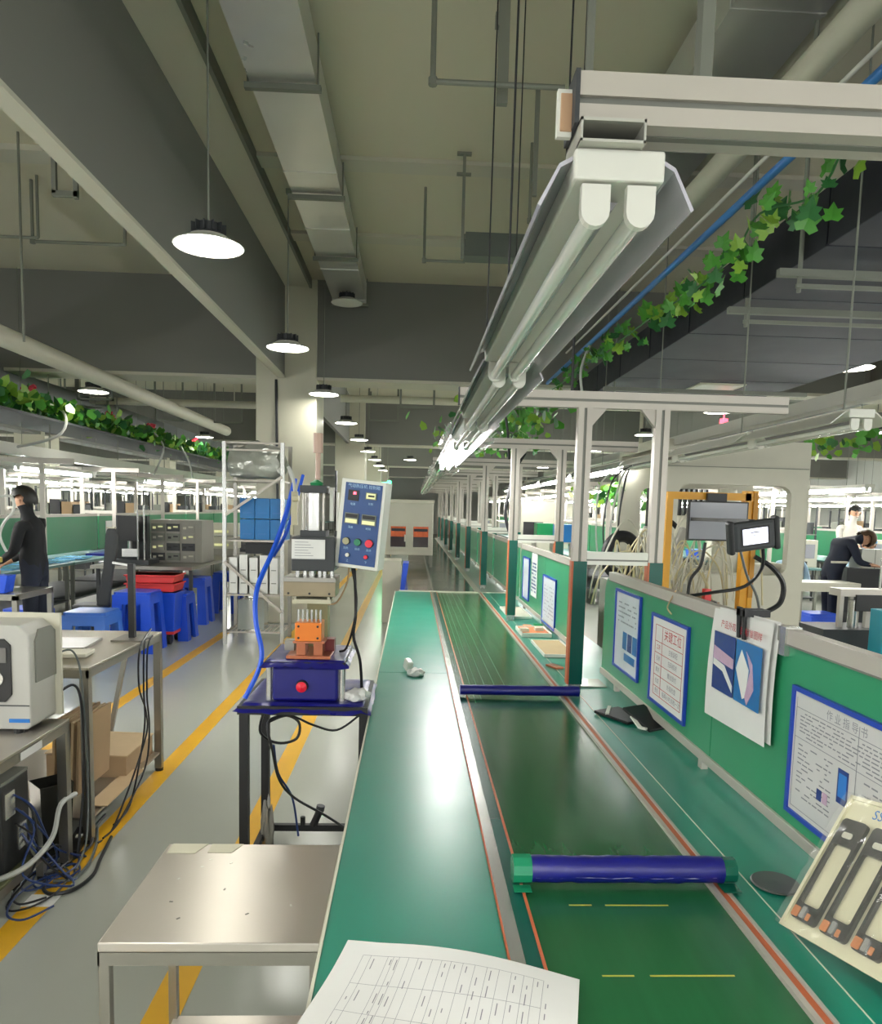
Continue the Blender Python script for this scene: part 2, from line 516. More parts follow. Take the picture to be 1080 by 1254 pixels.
f0 = fixture(FX, 1.0, 2.2, 2.074, 'unlit twin tube fixture nearest the camera, hanging under nearest crossbar')
fixture(FX + .015, 2.205, 3.42, 2.06, 'second unlit twin tube fixture, reaching to the second crossbar')
fixture(FX + .03, 3.43, 4.55, 2.06, 'third unlit tube fixture, just past the second crossbar')
fixture(FX + .03, 4.57, 5.69, 2.06, 'glaring lit tube fixture before the third crossbar', lit=2)
fixture(FX + .03, 5.71, 6.84, 2.06, 'second glaring lit tube fixture, beyond the third crossbar', lit=2)
fixture(FX + .03, 6.86, 7.98, 2.06, 'unlit tube fixture just beyond the glaring pair')
for k in range(5):
    fixture(FX + .03, 7.99 + 2.28 * k, 10.26 + 2.28 * k, 2.06, ORD[k] + ' dull tube fixture from the glaring pair along the conveyor', wings=False)
for k, (x, ya) in enumerate(((FX, -1.8), (FX, -3.95))):  # unseen lit fixtures, added in line with the row to light near things
    fixture(x, ya, ya + 2.1, 2.07, 'lit tube fixture added behind the camera, continuing the row to light the bench', lit=True, group='added fixtures behind the camera')
# film sleeve around the third fixture
def sleeve(x, y0, y1, z, label):
    m = MB(); rr = random.Random(3); n = 12; N = 16; o = []
    for i in range(N + 1):
        y = y0 + (y1 - y0) * i / N
        for k in range(n):
            th = 2 * PI * k / n
            q = 1 + rr.uniform(-.10, .12)
            o.append((x + .135 * q * math.cos(th), y, z - .045 + .062 * q * math.sin(th)))
    m.add(o, [(i * n + k, i * n + (k + 1) % n, (i + 1) * n + (k + 1) % n, (i + 1) * n + k) for i in range(N) for k in range(n)])
    return m.build('plastic_sleeve', FILM, label=label, cat='sleeve', smooth=True)
sleeve(FX + .03, 3.55, 4.5, 2.03, 'crumpled clear plastic sleeve around the tube fixture before the lit tubes')
sleeve(FX + .03, 6.9, 7.9, 2.03, 'crumpled clear plastic sleeve around fixtures just beyond the lit tubes')

# second row, to the right
RX = 2.02
fixture(RX, 3.3, 4.25, 2.1, 'white unlit tube fixture at right edge, nearest of right-hand row', hw=.14, wm=FIXW)
fixture(RX, 4.32, 5.5, 2.1, 'second white unlit tube fixture of the right-hand row', hw=.14, wm=FIXW)
fixture(RX, 5.6, 6.8, 2.1, 'third white tube fixture of the right-hand row behind the posts', hw=.14, wm=FIXW)
for k in range(4):
    fixture(RX, 6.9 + 2.28 * k, 9.0 + 2.28 * k, 2.1, ORD[k + 3] + ' tube fixture of the right-hand row, lit', lit=True)
fixture(RX + .3, -2.0, .2, 2.1, 'lit tube fixture added behind the camera at right to light the bench', lit=True)  # added out of view, lights the near right side
box(2.12, 2.2, 1.5, 12, 2.17, 2.24).build('cable_trunking', mat('trunking_grey', 'a5a59b', .5), label='long grey cable trunking running above the right-hand tube fixtures', cat='trunking')
for k, (xx, y, zz) in enumerate(((RX + .03, 3.5, 2.1), (RX + .03, 4.6, 2.1), (RX + .03, 6.2, 2.1), (RX + .03, 8.0, 2.1), (RX + .03, 10.2, 2.1), (RX + .03, 12.5, 2.1), (RX + .03, 15, 2.1), (RX + .3, -1, 2.1), (FX, -3, 2.06))):
    MB().cyl((xx, y, zz), (xx, y, H), .005, 6).build('hanger_rod', GREYM, label='thin rod hanging a tube fixture from the ceiling', cat='rod', group='fixture hanger rods')

# ---------------------------------------------------------------- pendants
def pendant(x, y, z, label, drop=None, group=None, lit=True):
    t = thing('pendant_lamp', label, 'pendant lamp', (x, y, z), group)
    MB().lathe([(.19, 0), (.195, .004), (.115, .045), (.105, .055)], (x, y, z), 24, cap=False).build('shade', WHITE, t, smooth=True)
    MB().lathe([(.0, .004), (.18, .004), (.18, .007), (.0, .007)], (x, y, z), 24, cap=False).build('lamp_face', DISCON if lit else WHITE, t)
    m = MB().lathe([(.105, .05), (.11, .055), (.07, .075), (.07, .12), (.0, .12)], (x, y, z), 18, cap=False)
    for k in range(12):
        a = 2 * PI * k / 12
        m.obox((x + .082 * math.cos(a), y + .082 * math.sin(a), z + .095), (.03, .006, .05), (0, 0, a))
    m.build('heat_sink', DGREY, t, smooth=False)
    MB().cyl((x, y, z + .12), (x, y, H - .17), .006, 6).build('cord', GREYM, t)
    m = MB().box(x - .02, x + .06, y - .02, y + .02, H - .17, H - .13).box(x + .03, x + .07, y - .015, y + .015, H - .13, H)
    m.build('ceiling_bracket', GREYM, t)
    return t
PY = [4.33, 6.95, 9.7, 12.9, 16, 19.2, 22.4, 25.5, 28.6]
pl = ['large glaring pendant lamp nearest the camera, left of the unlit fixtures', 'round white pendant lamp in front of the square column',
      'third round pendant lamp, just right of the column']
for i, y in enumerate(PY):
    pendant(-1.17, y, 3.03, pl[i] if i < 3 else ORD[i] + ' pendant lamp of the row receding above the aisle')
pendant(-1.17, 1.3, 3.03, 'pendant lamp of the aisle row overhead beside the camera', group='overhead pendants')
for i, (x, y, l) in enumerate([(-4.25, 10.1, 'round pendant lamp at left below the dark cross beam'), (-4.55, 16.4, 'small pendant lamp at left further along the hall'),
        (-4.4, 22.5, 'tiny pendant lamp far left in the hall'), (4.15, 7.0, 'bright round pendant lamp at the upper right edge'), (4.2, 10.2, 'pendant lamp over the red light at right'),
        (4.2, 13.4, 'pendant lamp seen between the right-hand posts'), (4.2, 17, 'far pendant lamp right of the posts'), (-.1, 22, 'far pendant lamp above the beige cabinet')]):
    pendant(x, y, 3.03, l)
pendant(-.86, 9.4, 4.1, 'unlit round lamp under the far end of the silver duct', lit=False)
for i, (x, y) in enumerate([(-4.3, 3.5), (4.1, 2.5), (-7.5, 7), (-7.5, 13), (7.6, 12), (7.6, 18), (-7.5, 19), (-4.4, 28), (4.2, 24)]):
    pendant(x, y, 3.03, 'round pendant lamp of the outer rows across the hall', group='outer row pendant lamps')

# ---------------------------------------------------------------- ceiling services
def duct(x0, x1, z0, z1, y0, y1, step, label, m):
    t = thing('silver_duct', label, 'duct', ((x0 + x1) / 2, y0, z0))
    y = y0
    while y < y1 - .05:
        e = min(y + step, y1)
        box(x0, x1, y + .004, e - .004, z0, z1).build('duct_section', m, t)
        MB().box(x0 - .006, x1 + .006, e - .012, e + .012, z0 - .006, z1).build('duct_flange', m, t)
        y = e
    return t
duct(-1.08, -.66, 4.25, 4.5, -1, 9.9, 1.2, 'crinkled silver duct under the ceiling left of centre', GALV)
for i, y in enumerate((4.95, 6.6, 8.15, 9.9)):
    m = MB().box(-1.11, -.63, y - .02, y + .02, 4.20, 4.235)
    for x in (-1.09, -.65):
        m.cyl((x, y, 4.2), (x, y, H), .007, 6)
    m.build('duct_hanger', GREYM, label=ORD[i] + ' trapeze hanger under the left silver duct', cat='hanger')
duct(1.58, 2.08, 4.2, 4.45, 1.0, 7.4, 1.5, 'shiny silver duct at upper right above the crossbar', GALV)
t = thing('insulated_duct', 'wide black insulated duct across the upper right', 'duct', (3.1, 1, 3))
y = 1.0
while y < 9.8:
    e = min(y + .95, 9.9)
    MB().box(2.1, 4.08, y + .012, e - .012, 3.0, 3.3, 0).box(2.104, 4.076, y + .008, e - .008, 2.998, 3.01, 1).build('duct_section', [DUCT, DUCTU], t)
    y = e
box(2.108, 4.07, 1, 9.9, 3.008, 3.29).build('duct_core', BLACK, t)
for i, (y, a) in enumerate(((4.05, 1.95), (4.8, 2.0), (7.9, 2.0))):
    m = MB().box(a, 4.2, y - .02, y + .02, 2.90, 2.94).box(a + .1, 4.2, y - .02, y + .0, 2.84, 2.862)
    m.build('strut_channel', GREYM, label=ORD[i] + ' grey strut channel slung under the black duct', cat='channel')
    cyl((a + .12, y, 2.82), (a + .12, y, H), .012).build('hanger_rod', GREYM, label='rod holding the ' + ORD[i] + ' strut channel under the black duct', cat='rod')
MB().box(3.0, 3.5, 7.8, 8.3, 2.985, 2.998, 0).box(3.04, 3.46, 7.84, 8.26, 2.982, 2.986, 1).build('air_vent', [OFFW, WHITE], label='square cream air vent on the underside of the black duct', cat='vent')
MB().cyl((1.93, .8, 3.8), (1.86, 9.9, 3.8), .075, 16).build('white_pipe', OFFW, label='thick white round pipe at upper right beside the silver duct', cat='pipe', smooth=True)
MB().cyl((2.05, .8, 3.7), (1.99, 9.9, 3.7), .012, 8).build('white_conduit', WHITE, label='thin white conduit just below the thick white pipe', cat='conduit', smooth=True)
MB().cyl((1.75, 2.5, 3.3), (1.75, 9.9, 3.3), .022, 10).build('blue_pipe', BLUEPIPE, label='blue pipe behind the ivy at upper right', cat='pipe', smooth=True)
MB().cyl((2.25, 3.0, 4.0), (2.7, 3.0, 4.0), .09, 14).build('blue_pipe_end', [BLUEP], label='stub of fat blue pipe at the top right corner', cat='pipe', smooth=True)
MB().cyl((-3.96, 4, 3.15), (-4.0, 16.1, 3.15), .1, 16).build('white_pipe', OFFW, label='thick pale pipe running across the upper left under the dark beam', cat='pipe', smooth=True)
box(-5.9, -5.35, 4, 24, 3.05, 3.3).build('grey_duct', mat('duct_mid', '6d7070', .5), label='long grey rectangular duct behind the pale pipe at left', cat='duct')
# U-shaped conduit hangers and rods, all from the ceiling
def uhang(x0, x1, y, z, r, label, x1up=True, z2=None):
    pts = [(x0, y, H), (x0, y, z), (x1, y, z)] + ([(x1, y, z2 or H)] if x1up else [])
    m = MB()
    for a, b in zip(pts, pts[1:]):
        m.cyl(a, b, r, 8)
    m.lathe([(0, -.02), (r * 1.6, -.02), (r * 1.6, .02), (0, .02)], pts[1], 8, cap=False)
    return m.build('conduit_hanger', GREYM, label=label, cat='hanger')
uhang(.062, .78, 4.22, 3.9, .015, 'grey L-shaped conduit hanging left of the crossbar end', x1up=False)
uhang(.06, .44, 7.1, 3.9, .013, 'small U-shaped conduit left of the grey ceiling box', z2=4.15)
uhang(-3.6, -2.75, 7.3, 4.0, .016, 'U-shaped conduit at the far upper left under ceiling', z2=4.3)
uhang(-4.6, -3.5, 7.2, 4.0, .014, 'second U-shaped conduit at the upper left edge')
uhang(.9, 1.16, 6.2, 3.95, .012, 'short hooked conduit above the unlit fixtures', z2=4.3)
MB().box(.42, .48, 4.3, 4.34, 3.85, H).box(.40, .42, 4.3, 4.34, 4.25, 4.32).build('strut_channel', GREYM, label='thick grey channel hanging at top centre above the conduit', cat='channel')
MB().box(.80, .83, 5.4, 5.43, 3.82, H).build('strut_channel', GREYM, label='short grey channel hanging above the grey ceiling box', cat='channel')
for i, (x, y, z, l) in enumerate([(.28, 3.0, 2.15, 'thin black rod left of the crossbar end, down to the fixtures'), (.45, 3.5, 2.15, 'thin black rod rising from the second crossbar'),
        (.24, 2.0, 2.08, 'thin rod above the nearest unlit fixture'), (.42, 2.2, 2.6, 'thin rod right of the crossbar end at the top')]):
    cyl((x, y, z), (x + .01, y, H), .003).build('hanger_rod', BLACK, label=l, cat='rod')
cyl((.72, 3.42, 2.15), (.72, 3.42, H), .006).build('hanger_rod', BLACK, label='thin rod on the second crossbar near the post', cat='rod')
MB().box(.775, .81, 2.15, 2.2, 2.75, H).build('strut_channel', GREYM, label='thick grey channel behind the nearest crossbar, top right of centre', cat='channel')
MB().box(.55, .575, 2.6, 2.62, 2.9, H).build('strut_channel', GREYM, label='slim grey channel behind the nearest crossbar', cat='channel')
m = MB().box(.43, 1.0, 6.9, 7.0, 4.02, 4.1).box(.42, 1.0, 6.86, 7.05, 3.88, 4.02)
m.build('ceiling_box', mat('ceiling_box_grey', '5f665f', .5, .1), label='grey sheet metal box hung under the ceiling near the top centre', cat='box')
m = MB().box(.36, .385, 6.4, 6.42, 3.7, H).box(.31, .43, 6.39, 6.43, H - .02, H).box(.31, .43, 6.39, 6.43, 4.37, 4.385)
m.build('strut_channel', GREYM, label='T-topped channel at the left of the grey ceiling box', cat='channel')
m = MB().box(-2.47, -2.44, 5.6, 5.63, 3.75, H).box(-2.62, -2.59, 5.6, 5.63, 3.78, H).box(-2.62, -2.44, 5.6, 5.63, 3.76, 3.8)
m.build('strut_channel', GREYM, label='pair of thin channels hanging left of the long beam', cat='channel')
cyl((-3.25, 6.4, 2.9), (-3.25, 6.4, H), .01).build('hanger_rod', GREYM, label='thin rod hanging at the upper left edge of the hall', cat='rod')
rr = random.Random(21)
for k in range(12):   # struts glimpsed under the far side of the first cross beam
    x = rr.uniform(-8.5, -2.6) if k < 7 else rr.uniform(-.9, 2.0)
    y = rr.uniform(11, 17)
    m = MB().box(x, x + .03, y, y + .03, 3.1, H).box(x + .5, x + .53, y, y + .03, 3.1, H).box(x, x + .53, y, y + .03, 3.1, 3.13)
    m.build('strut_hanger', GREYM, label='grey strut hanger beyond the first cross beam', cat='hanger', group='far strut hangers')
for i, (x0, x1, y, z) in enumerate([(-1.2, 4, 12.2, 3.35), (-9, -2.4, 12.6, 3.25)]):
    MB().cyl((x0, y, z), (x1, y, z), .06, 12).cyl((x0 + .6, y, z), (x0 + .6, y, H), .01, 5).cyl((x1 - .6, y, z), (x1 - .6, y, H), .01, 5).build('cross_pipe', OFFW, label=['pale pipe crossing the hall beyond the cross beam at centre', 'pale pipe crossing the hall beyond the cross beam at left'][i], cat='pipe', smooth=True)

# ivy --------------------------------------------------------------
def leaf_mesh(name, m, s=1.0):
    me = bpy.data.meshes.new(name)
    out = [(0, -.1), (.28, -.22), (.5, 0), (.34, .14), (.46, .42), (.2, .42), (0, .85), (-.2, .42), (-.46, .42), (-.34, .14), (-.5, 0), (-.28, -.22)]
    v = [(0, .15, 0)] + [(x * s, y * s, -abs(x) * .25 * s + .05 * s * (y > .5)) for x, y in out]
    v[0] = (0, .15 * s, .02 * s)
    n = len(out)
    me.from_pydata(v, [], [(0, 1 + i, 1 + (i + 1) % n) for i in range(n)])
    me.materials.append(m)
    return me
LM = [leaf_mesh('leaf', m, .1) for m in (LEAF, LEAFD, LEAFY)]
def ivy(pts, n, label, seed=1, dz=.12, sc=(.7, 1.3)):
    rr = random.Random(seed)
    pts = [Vector(p) for p in pts]
    t = thing('ivy_garland', label, 'ivy', pts[0])
    MB().tube(pts, .006, 5, True).build('stem', LEAFD, t)
    for k in range(n):
        f = (rr.random() ** .8) * (len(pts) - 1.001)
        i = int(f); p = pts[i].lerp(pts[i + 1], f - i)
        p = p + Vector((rr.uniform(-.1, .1), rr.uniform(-.05, .05), rr.uniform(-dz, dz * .7)))
        o = bpy.data.objects.new('leaf', LM[rr.choice([0, 0, 1, 2, 0])])
        C.objects.link(o); o.parent = t
        o.location = p - pts[0]
        o.rotation_euler = (rr.uniform(.6, 2.4), rr.uniform(-.6, .6), rr.uniform(-1.2, 1.2) + PI)
        s = rr.uniform(*sc); o.scale = (s, s, s)
    return t
ivy([(1.78, 3.15, 3.22), (1.82, 3.45, 3.08), (1.76, 3.9, 3.16), (1.8, 4.3, 3.08), (1.8, 4.9, 3.06), (1.8, 5.6, 3.1), (1.8, 6.6, 3.12), (1.8, 7.8, 3.15), (1.8, 9.8, 3.2)], 150, 'green ivy trailing along the blue pipe at upper right', 5)
def ivy_stuff(x, y0, y1, z, n, seed, label, ls=.1, spread=.25):
    rr = random.Random(seed); m = MB()
    out = [(0, -.1), (.4, -.05), (.46, .42), (0, .85), (-.46, .42), (-.4, -.05)]
    for k in range(n):
        R = Euler((rr.uniform(.5, 2.5), rr.uniform(-.6, .6), rr.uniform(0, 6.3))).to_matrix()
        c = Vector((x + rr.gauss(0, spread * .5), rr.uniform(y0, y1), z + rr.gauss(0, .07)))
        s = ls * rr.uniform(.7, 1.3)
        m.add([c + R @ Vector((a * s, b * s, 0)) for a, b in out], [(0, 1, 2, 3, 4, 5)], rr.choice([0, 0, 1, 2]))
    ob = m.build('ivy_foliage', [LEAF, LEAFD, LEAFY], label=label, cat='ivy', kind='stuff', fix=False)
    return ob
ivy_stuff(-5.0, 6, 22, 2.78, 2600, 3, 'dense ivy hanging over the lights at the left side', .13, .4)
ivy_stuff(1.2, 7.9, 15, 2.75, 420, 4, 'dark ivy between the crossbars beyond the second portal', .12, .8)
ivy_stuff(5.6, 8, 15, 2.55, 260, 6, 'ivy above the far benches at the right edge', .12, .5)
for i, (x, y, z) in enumerate([(-5.0, 9.9, 2.98), (-4.85, 12.2, 2.95), (-4.85, 13.9, 2.95), (-4.8, 16.5, 2.95)]):
    m = MB(); rr = random.Random(i)
    for k in range(9):
        m.obox((x + rr.uniform(-.07, .07), y, z + rr.uniform(-.06, .06)), (.09, .02, .06), (rr.uniform(0, 3), rr.uniform(0, 3), 0))
    m.build('red_flower', mat('flower_red', 'd23c50', .5), label=ORD[i] + ' red artificial flower along the left ivy', cat='flower')
MB().box(-5.5, -4.6, 6, 24, 2.6, 2.63).build('ivy_tray', mat('tray_dark', '3c4040', .6), label='dark cable tray under the ivy at left', cat='tray')
for i, p in enumerate([[(-4.95, 9.9, 2.9), (-4.6, 10, 2.75), (-4.5, 9.6, 2.4), (-5.0, 9, 2.15), (-5.2, 8.6, 2.08)], [(-4.8, 13.9, 2.9), (-4.6, 13.9, 2.6), (-4.75, 13.8, 2.1)], [(-4.8, 15, 2.9), (-4.5, 15, 2.5), (-4.4, 15, 2.1)]]):
    tube(p, .018).build('white_cable', CABLEW, label=['looping white cable at the left edge by the ivy', 'white cable dropping from the third red flower', 'white cable dropping left of the wire rack'][i], cat='cable')
tube([(1.74, 7.5, 3.27), (1.66, 7.5, 3.0), (1.72, 7.5, 2.6), (1.75, 7.5, 2.15)], .014).build('white_cable', CABLEW, label='white cable arching from the ivy behind the near posts', cat='cable')
tube([(.95, 7.9, 2.7), (1.0, 7.9, 2.4), (1.02, 7.9, 2.15)], .014).build('black_cable', CABLEK, label='black cable dropping between portal crossbars', cat='cable')
tube([(.86, 5.72, 2.05), (.80, 5.85, 1.9), (.74, 5.85, 1.6), (.78, 5.85, 1.42)], .014).build('black_cable', CABLEK, label='thick black cable hanging beside the second portal post', cat='cable')
MB().cyl((-1.1, 26.05, 2.5), (-1.1, 26.05, H), .01, 5, mi=1).cyl((-.9, 26.05, 2.5), (-.9, 26.05, H), .01, 5, mi=1).box(-1.2, -.8, 26, 26.1, 2.2, 2.5).build('green_sign', [LED_G, GREYM], label='glowing green exit sign far down the aisle', cat='sign')


# ---------------------------------------------------------------- partition with its papers
def partition(y0, y1, label, rounded=True):
    t = thing('bench_partition', label, 'partition', (1.0, y0, .752))
    r = .09
    yf = y1 - (.04 if rounded else 0)
    poly = [(y0, .80), (yf, .80), (yf, 1.29 - r)] + [(yf - r + r * math.cos(a), 1.29 - r + r * math.sin(a)) for a in [PI / 2 * k / 5 for k in range(1, 6)]] + [(y0, 1.29)]
    n = max(1, round((y1 - y0) / 1.2))
    seams = [y0 + (yf - r - y0) * k / n for k in range(n + 1)]
    for a, b in zip(seams[:-1], seams[1:]):
        last = b == seams[-1]
        pp = [(a + .003, .80), ((yf if last else b - .003), .80)] + ([(yf, 1.29 - r)] + [(yf - r + r * math.cos(q), 1.29 - r + r * math.sin(q)) for q in [PI / 2 * k / 5 for k in range(1, 6)]] if last else [(b - .003, 1.29)]) + [(a + .003, 1.29)]
        MB().prism(pp, 'x', .994, 1.006).build('partition_panel', PART, t)
    box(.985, 1.018, y0, yf, .782, .812).build('bottom_rail', ALU, t, bevel=.002)
    MB().box(.985, 1.02, y0, yf - r, 1.268, 1.312, 0).box(.984, .985, y0, yf - r, 1.268, 1.273, 1).build('top_rail', [ALU, ALUD], t, bevel=.002)
    for y in (y0 + .3, (y0 + y1) / 2, y1 - .3):
        box(.99, 1.012, y - .015, y + .015, .751, .783).build('foot', ALU, t)
    return t
partition(1.02, 3.74, 'green partition board nearest the camera with four papers on it')
partition(4.25, 6.68, 'second green partition board behind the first post, papers on its far half')
for k in range(5):
    partition(6.75 + 2.2 * k, 8.85 + 2.2 * k, ORD[k + 2] + ' green partition board along the bench from the front')
MB().box(.98, 1.024, 1.86, 1.9, 1.24, 1.316).build('joint_plate', CHROME, label='small bright joint plate on the top rail right of the clipped photo sheets', cat='plate')
tube([(1.0, 2.72, 1.318), (.982, 2.71, 1.29), (.978, 2.74, 1.25), (.98, 2.70, 1.23)], .003).build('string', CARDL, label='bit of orange string over the top rail', cat='string')

def flat(y0, y1, z0, z1, x=.99, th=.002, m=None):
    return MB().box(x - th, x, min(y0, y1), max(y0, y1), z0, z1)
def TX(y, z, x, s=1, sh=0):
    """text frame facing -X: reads towards the camera's right"""
    return Matrix(((0, 0, -1, x), (-1, 0, 0, y), (0, 1, 0, z), (0, 0, 0, 1)))
def ink_lines(m, y0, y1, z0, z1, rows, x, seed=0, fill=.8, th=.25, mi=0):
    rr = random.Random(seed)
    dz = (z1 - z0) / rows
    for k in range(rows):
        z = z1 - dz * (k + .5)
        y = y1
        while y > y0 + .01:
            L = rr.uniform(.008, .03)
            if rr.random() < fill:
                m.box(x - .0005, x, max(y0, y - L), y, z - dz * th / 2, z + dz * th / 2, mi)
            y -= L + .006
    return m
def sheet(name, label, y0, y1, z0, z1, frame=True, mp=PAPER):
    t = thing(name, label, 'paper', (.985, (y0 + y1) / 2, z0))
    if frame:
        b = .012
        m = MB()
        for a in ((y0 - b, y1 + b, z0 - b, z0), (y0 - b, y1 + b, z1, z1 + b), (y0 - b, y0, z0, z1), (y1, y1 + b, z0, z1)):
            m.box(.982, .993, *a)
        m.build('frame', FRAMEB, t)
    flat(y0, y1, z0, z1, .9905, .003).build('paper_sheet', mp, t)
    return t
X = .987
# first: product photo sheet with blue pictures
t = sheet('framed_notice', 'blue-framed glossy notice furthest left on the nearest partition', 3.10, 3.46, .885, 1.235, mp=PAPERG)
m = MB()
rr = random.Random(2)
for k in range(3):
    y = 3.33 - k * .075
    m.box(X - .001, X, y - .06, y - (.0 if k else .0), .96 + .02, 1.06, k % 2)
m.box(X - .001, X, 3.14, 3.3, .93, .965, 0)
ink_lines(m, 3.14, 3.42, 1.09, 1.2, 5, X, 4, .7, .3, 2)
m.build('print', [PHOTOB, PHOTOD, INK], t)
# second: red-titled table
t = sheet('framed_notice', 'blue-framed white notice with red Chinese title and ruled table', 2.545, 2.92, .86, 1.195)
m = MB()
m.text('关键工位', .046, TX(2.69, 1.134, X), 1)
for z in (1.165, 1.10, 1.055, 1.01, .965, .92, .885):
    m.box(X - .0008, X, 2.58, 2.88, z - .001, z + .001, 1)
for y in (2.58, 2.80, 2.88):
    m.box(X - .0008, X, y - .001, y + .001, .885, 1.165, 1)
for k, z in enumerate((1.077, 1.032, .987, .942, .902)):
    m.text(['工序', '名称', '要求', '检查', '责任'][k], .022, TX(2.84, z, X), 1 if k == 0 else 0)
    m.text(['主板装配', '扫码核对', '螺丝锁付', '外观检查', '每两小时点检一次'][k], .024, TX(2.68, z, X), 0)
m.build('print', [INK, INKR], t)
# third: clipped photo sheets hanging from the rail
t = thing('clipped_sheets', 'white sheets with blue product photos clipped over the top rail', 'paper', (.98, 2.08, .98))
N = 10
def curl(x0, y0, y1, z0, z1, amp, seed):
    m = MB(); vs = []; fs = []
    for i in range(N + 1):
        for j in range(7):
            v = i / N; h = j / 6
            z = z1 + (z0 - z1) * v
            x = x0 - amp * math.sin(PI * v * .9) * .5 - amp * v * (h - .3) * .7
            vs.append((x, y0 + (y1 - y0) * h + .012 * v, z + (.01 * (1 - h))))
    for i in range(N):
        for j in range(6):
            a = i * 7 + j
            fs.append((a, a + 1, a + 8, a + 7))
    m.add(vs, fs)
    return m
curl(.982, 1.89, 2.275, .975, 1.315, .012, 1).build('back_sheet', PAPER, t, smooth=True)
curl(.972, 1.905, 2.29, .965, 1.31, .014, 2).build('front_sheet', PAPER, t, smooth=True)
xf = .957
m = MB()
m.box(xf - .001, xf, 2.095, 2.245, 1.065, 1.245, 0).box(xf - .001, xf, 1.93, 2.088, 1.065, 1.245, 1)
m.prism([(2.24, 1.20), (2.10, 1.18), (2.10, 1.15), (2.24, 1.16)], 'x', xf - .002, xf - .001, 2)
m.prism([(2.24, 1.14), (2.17, 1.13), (2.10, 1.08), (2.10, 1.10), (2.16, 1.15), (2.24, 1.16)], 'x', xf - .002, xf - .001, 3)
m.prism([(2.05, 1.22), (2.08, 1.16), (2.03, 1.08), (2.01, 1.09), (2.0, 1.17)], 'x', xf - .002, xf - .001, 3)
m.prism([(2.02, 1.22), (1.98, 1.19), (1.965, 1.12), (2.0, 1.07), (2.015, 1.09), (1.99, 1.17)], 'x', xf - .0025, xf - .001, 2)
m.text('产品外观不良 标准图样', .026, TX(2.07, 1.272, xf), 4)
m.build('print', [PHOTOD, PHOTOB, PHOTOP, PAPER, INKR], t)
MB().prism([(2.10, 1.34), (2.09, 1.25), (2.075, 1.25), (2.075, 1.34)], 'x', .955, .962).prism([(2.06, 1.34), (2.055, 1.25), (2.04, 1.25), (2.045, 1.34)], 'x', .955, .962).box(.955, 1.03, 2.045, 2.10, 1.315, 1.335).build('binder_clip', BLACK, t)
# fourth: big work instruction with blue frame
t = sheet('framed_instruction', 'large blue-framed work instruction sheet at right end of nearest partition', 1.28, 1.80, .858, 1.165, mp=mat('laminated', 'c9c8c6', .3))
m = MB()
m.text('作 业 指 导 书', .026, TX(1.58, 1.14, X), 0)
ink_lines(m, 1.32, 1.77, 1.055, 1.12, 7, X, 8, .85, .3, 0)
ink_lines(m, 1.62, 1.77, .90, 1.04, 12, X, 9, .5, .25, 0)
ink_lines(m, 1.32, 1.5, .92, 1.04, 9, X, 10, .5, .25, 0)
for z in (1.05, 1.125, .87):
    m.box(X - .0006, X, 1.30, 1.79, z - .0006, z + .0006, 0)
for y in (1.30, 1.53, 1.79):
    m.box(X - .0006, X, y - .0006, y + .0006, .87, 1.15, 0)
m.box(X - .001, X, 1.555, 1.595, .955, 1.035, 1).box(X - .0012, X, 1.56, 1.59, .97, 1.025, 2)
m.box(X - .001, X, 1.655, 1.675, .928, .955, 3).box(X - .001, X, 1.63, 1.65, .928, .955, 4)
m.build('print', [INK, PHOTOD, INKB, PHOTOD, PHOTOP], t)
# second partition papers
t = sheet('framed_notice', 'blue-framed pale notice on the second partition beside the post', 4.95, 5.42, .80, 1.13, mp=PAPERG)
m = MB(); ink_lines(m, 5.0, 5.38, .84, 1.08, 9, X, 12, .6, .35, 0); m.build('print', [INK], t)
t = sheet('loose_notice', 'narrow white notice clipped on the far half of the second partition', 5.72, 5.98, .92, 1.30, frame=False)
m = MB(); ink_lines(m, 5.74, 5.96, .95, 1.2, 9, X, 13, .8, .5, 0); m.build('print', [PHOTOD], t)
t = sheet('framed_notice', 'furthest pale notice on the second partition', 6.1, 6.42, .86, 1.2, mp=PAPERG)

# ---------------------------------------------------------------- on the conveyor
def foam(x0, x1, y, label, tape):
    t = thing('foam_bar', label, 'foam bar', ((x0 + x1) / 2, y, .752))
    rr = random.Random(int(y * 10)); n = 14; N = 26; o = []
    r = .023 if not tape else .03
    for i in range(N + 1):
        x = x0 + (x1 - x0) * i / N
        for k in range(n):
            th = 2 * PI * k / n
            q = r * (1 + rr.uniform(-.05, .05))
            o.append((x, y + q * math.cos(th), .757 + r + q * math.sin(th) + (0 if th < PI else 0)))
    m = MB(); m.add(o, [(i * n + k, i * n + (k + 1) % n, (i + 1) * n + (k + 1) % n, (i + 1) * n + k) for i in range(N) for k in range(n)] + [tuple(range(n)), tuple(range(N * n, (N + 1) * n))])
    m.build('foam', NAVY, t, smooth=True)
    if tape:
        m = MB()
        m.cyl((x0 - .03, y, .757 + r), (x0 + .012, y, .757 + r), r * 1.08, 10)
        m.box(x0 - .03, x0 + .01, y - .045, y - .015, .754, .756)
        m.build('green_tape', mat('tape_green', '1f8a62', .2, alpha=.9), t, 'shiny green tape end')
        m = MB()
        m.cyl((x1 - .012, y, .757 + r), (x1 + .03, y, .757 + r), r * .95, 10)
        m.box(x1 - .01, x1 + .03, y - .05, y - .01, .757, .759)
        m.build('green_tape', mat('tape_green_dark', '115a48', .2), t, 'dark green tape end')
        pts = [(x0 + .02 + (x1 - x0 - .04) * k / 14, y - r * .9, .757 + r * .75 + rr.uniform(-.002, .002)) for k in range(15)]
        MB().tube(pts, .0018, 4).build('film_edge', mat('film_grey', '8a8ca8', .3), t)
    return t
foam(.235, .785, 3.3, 'slim blue foam bar across the belt ending at the post foot', False)
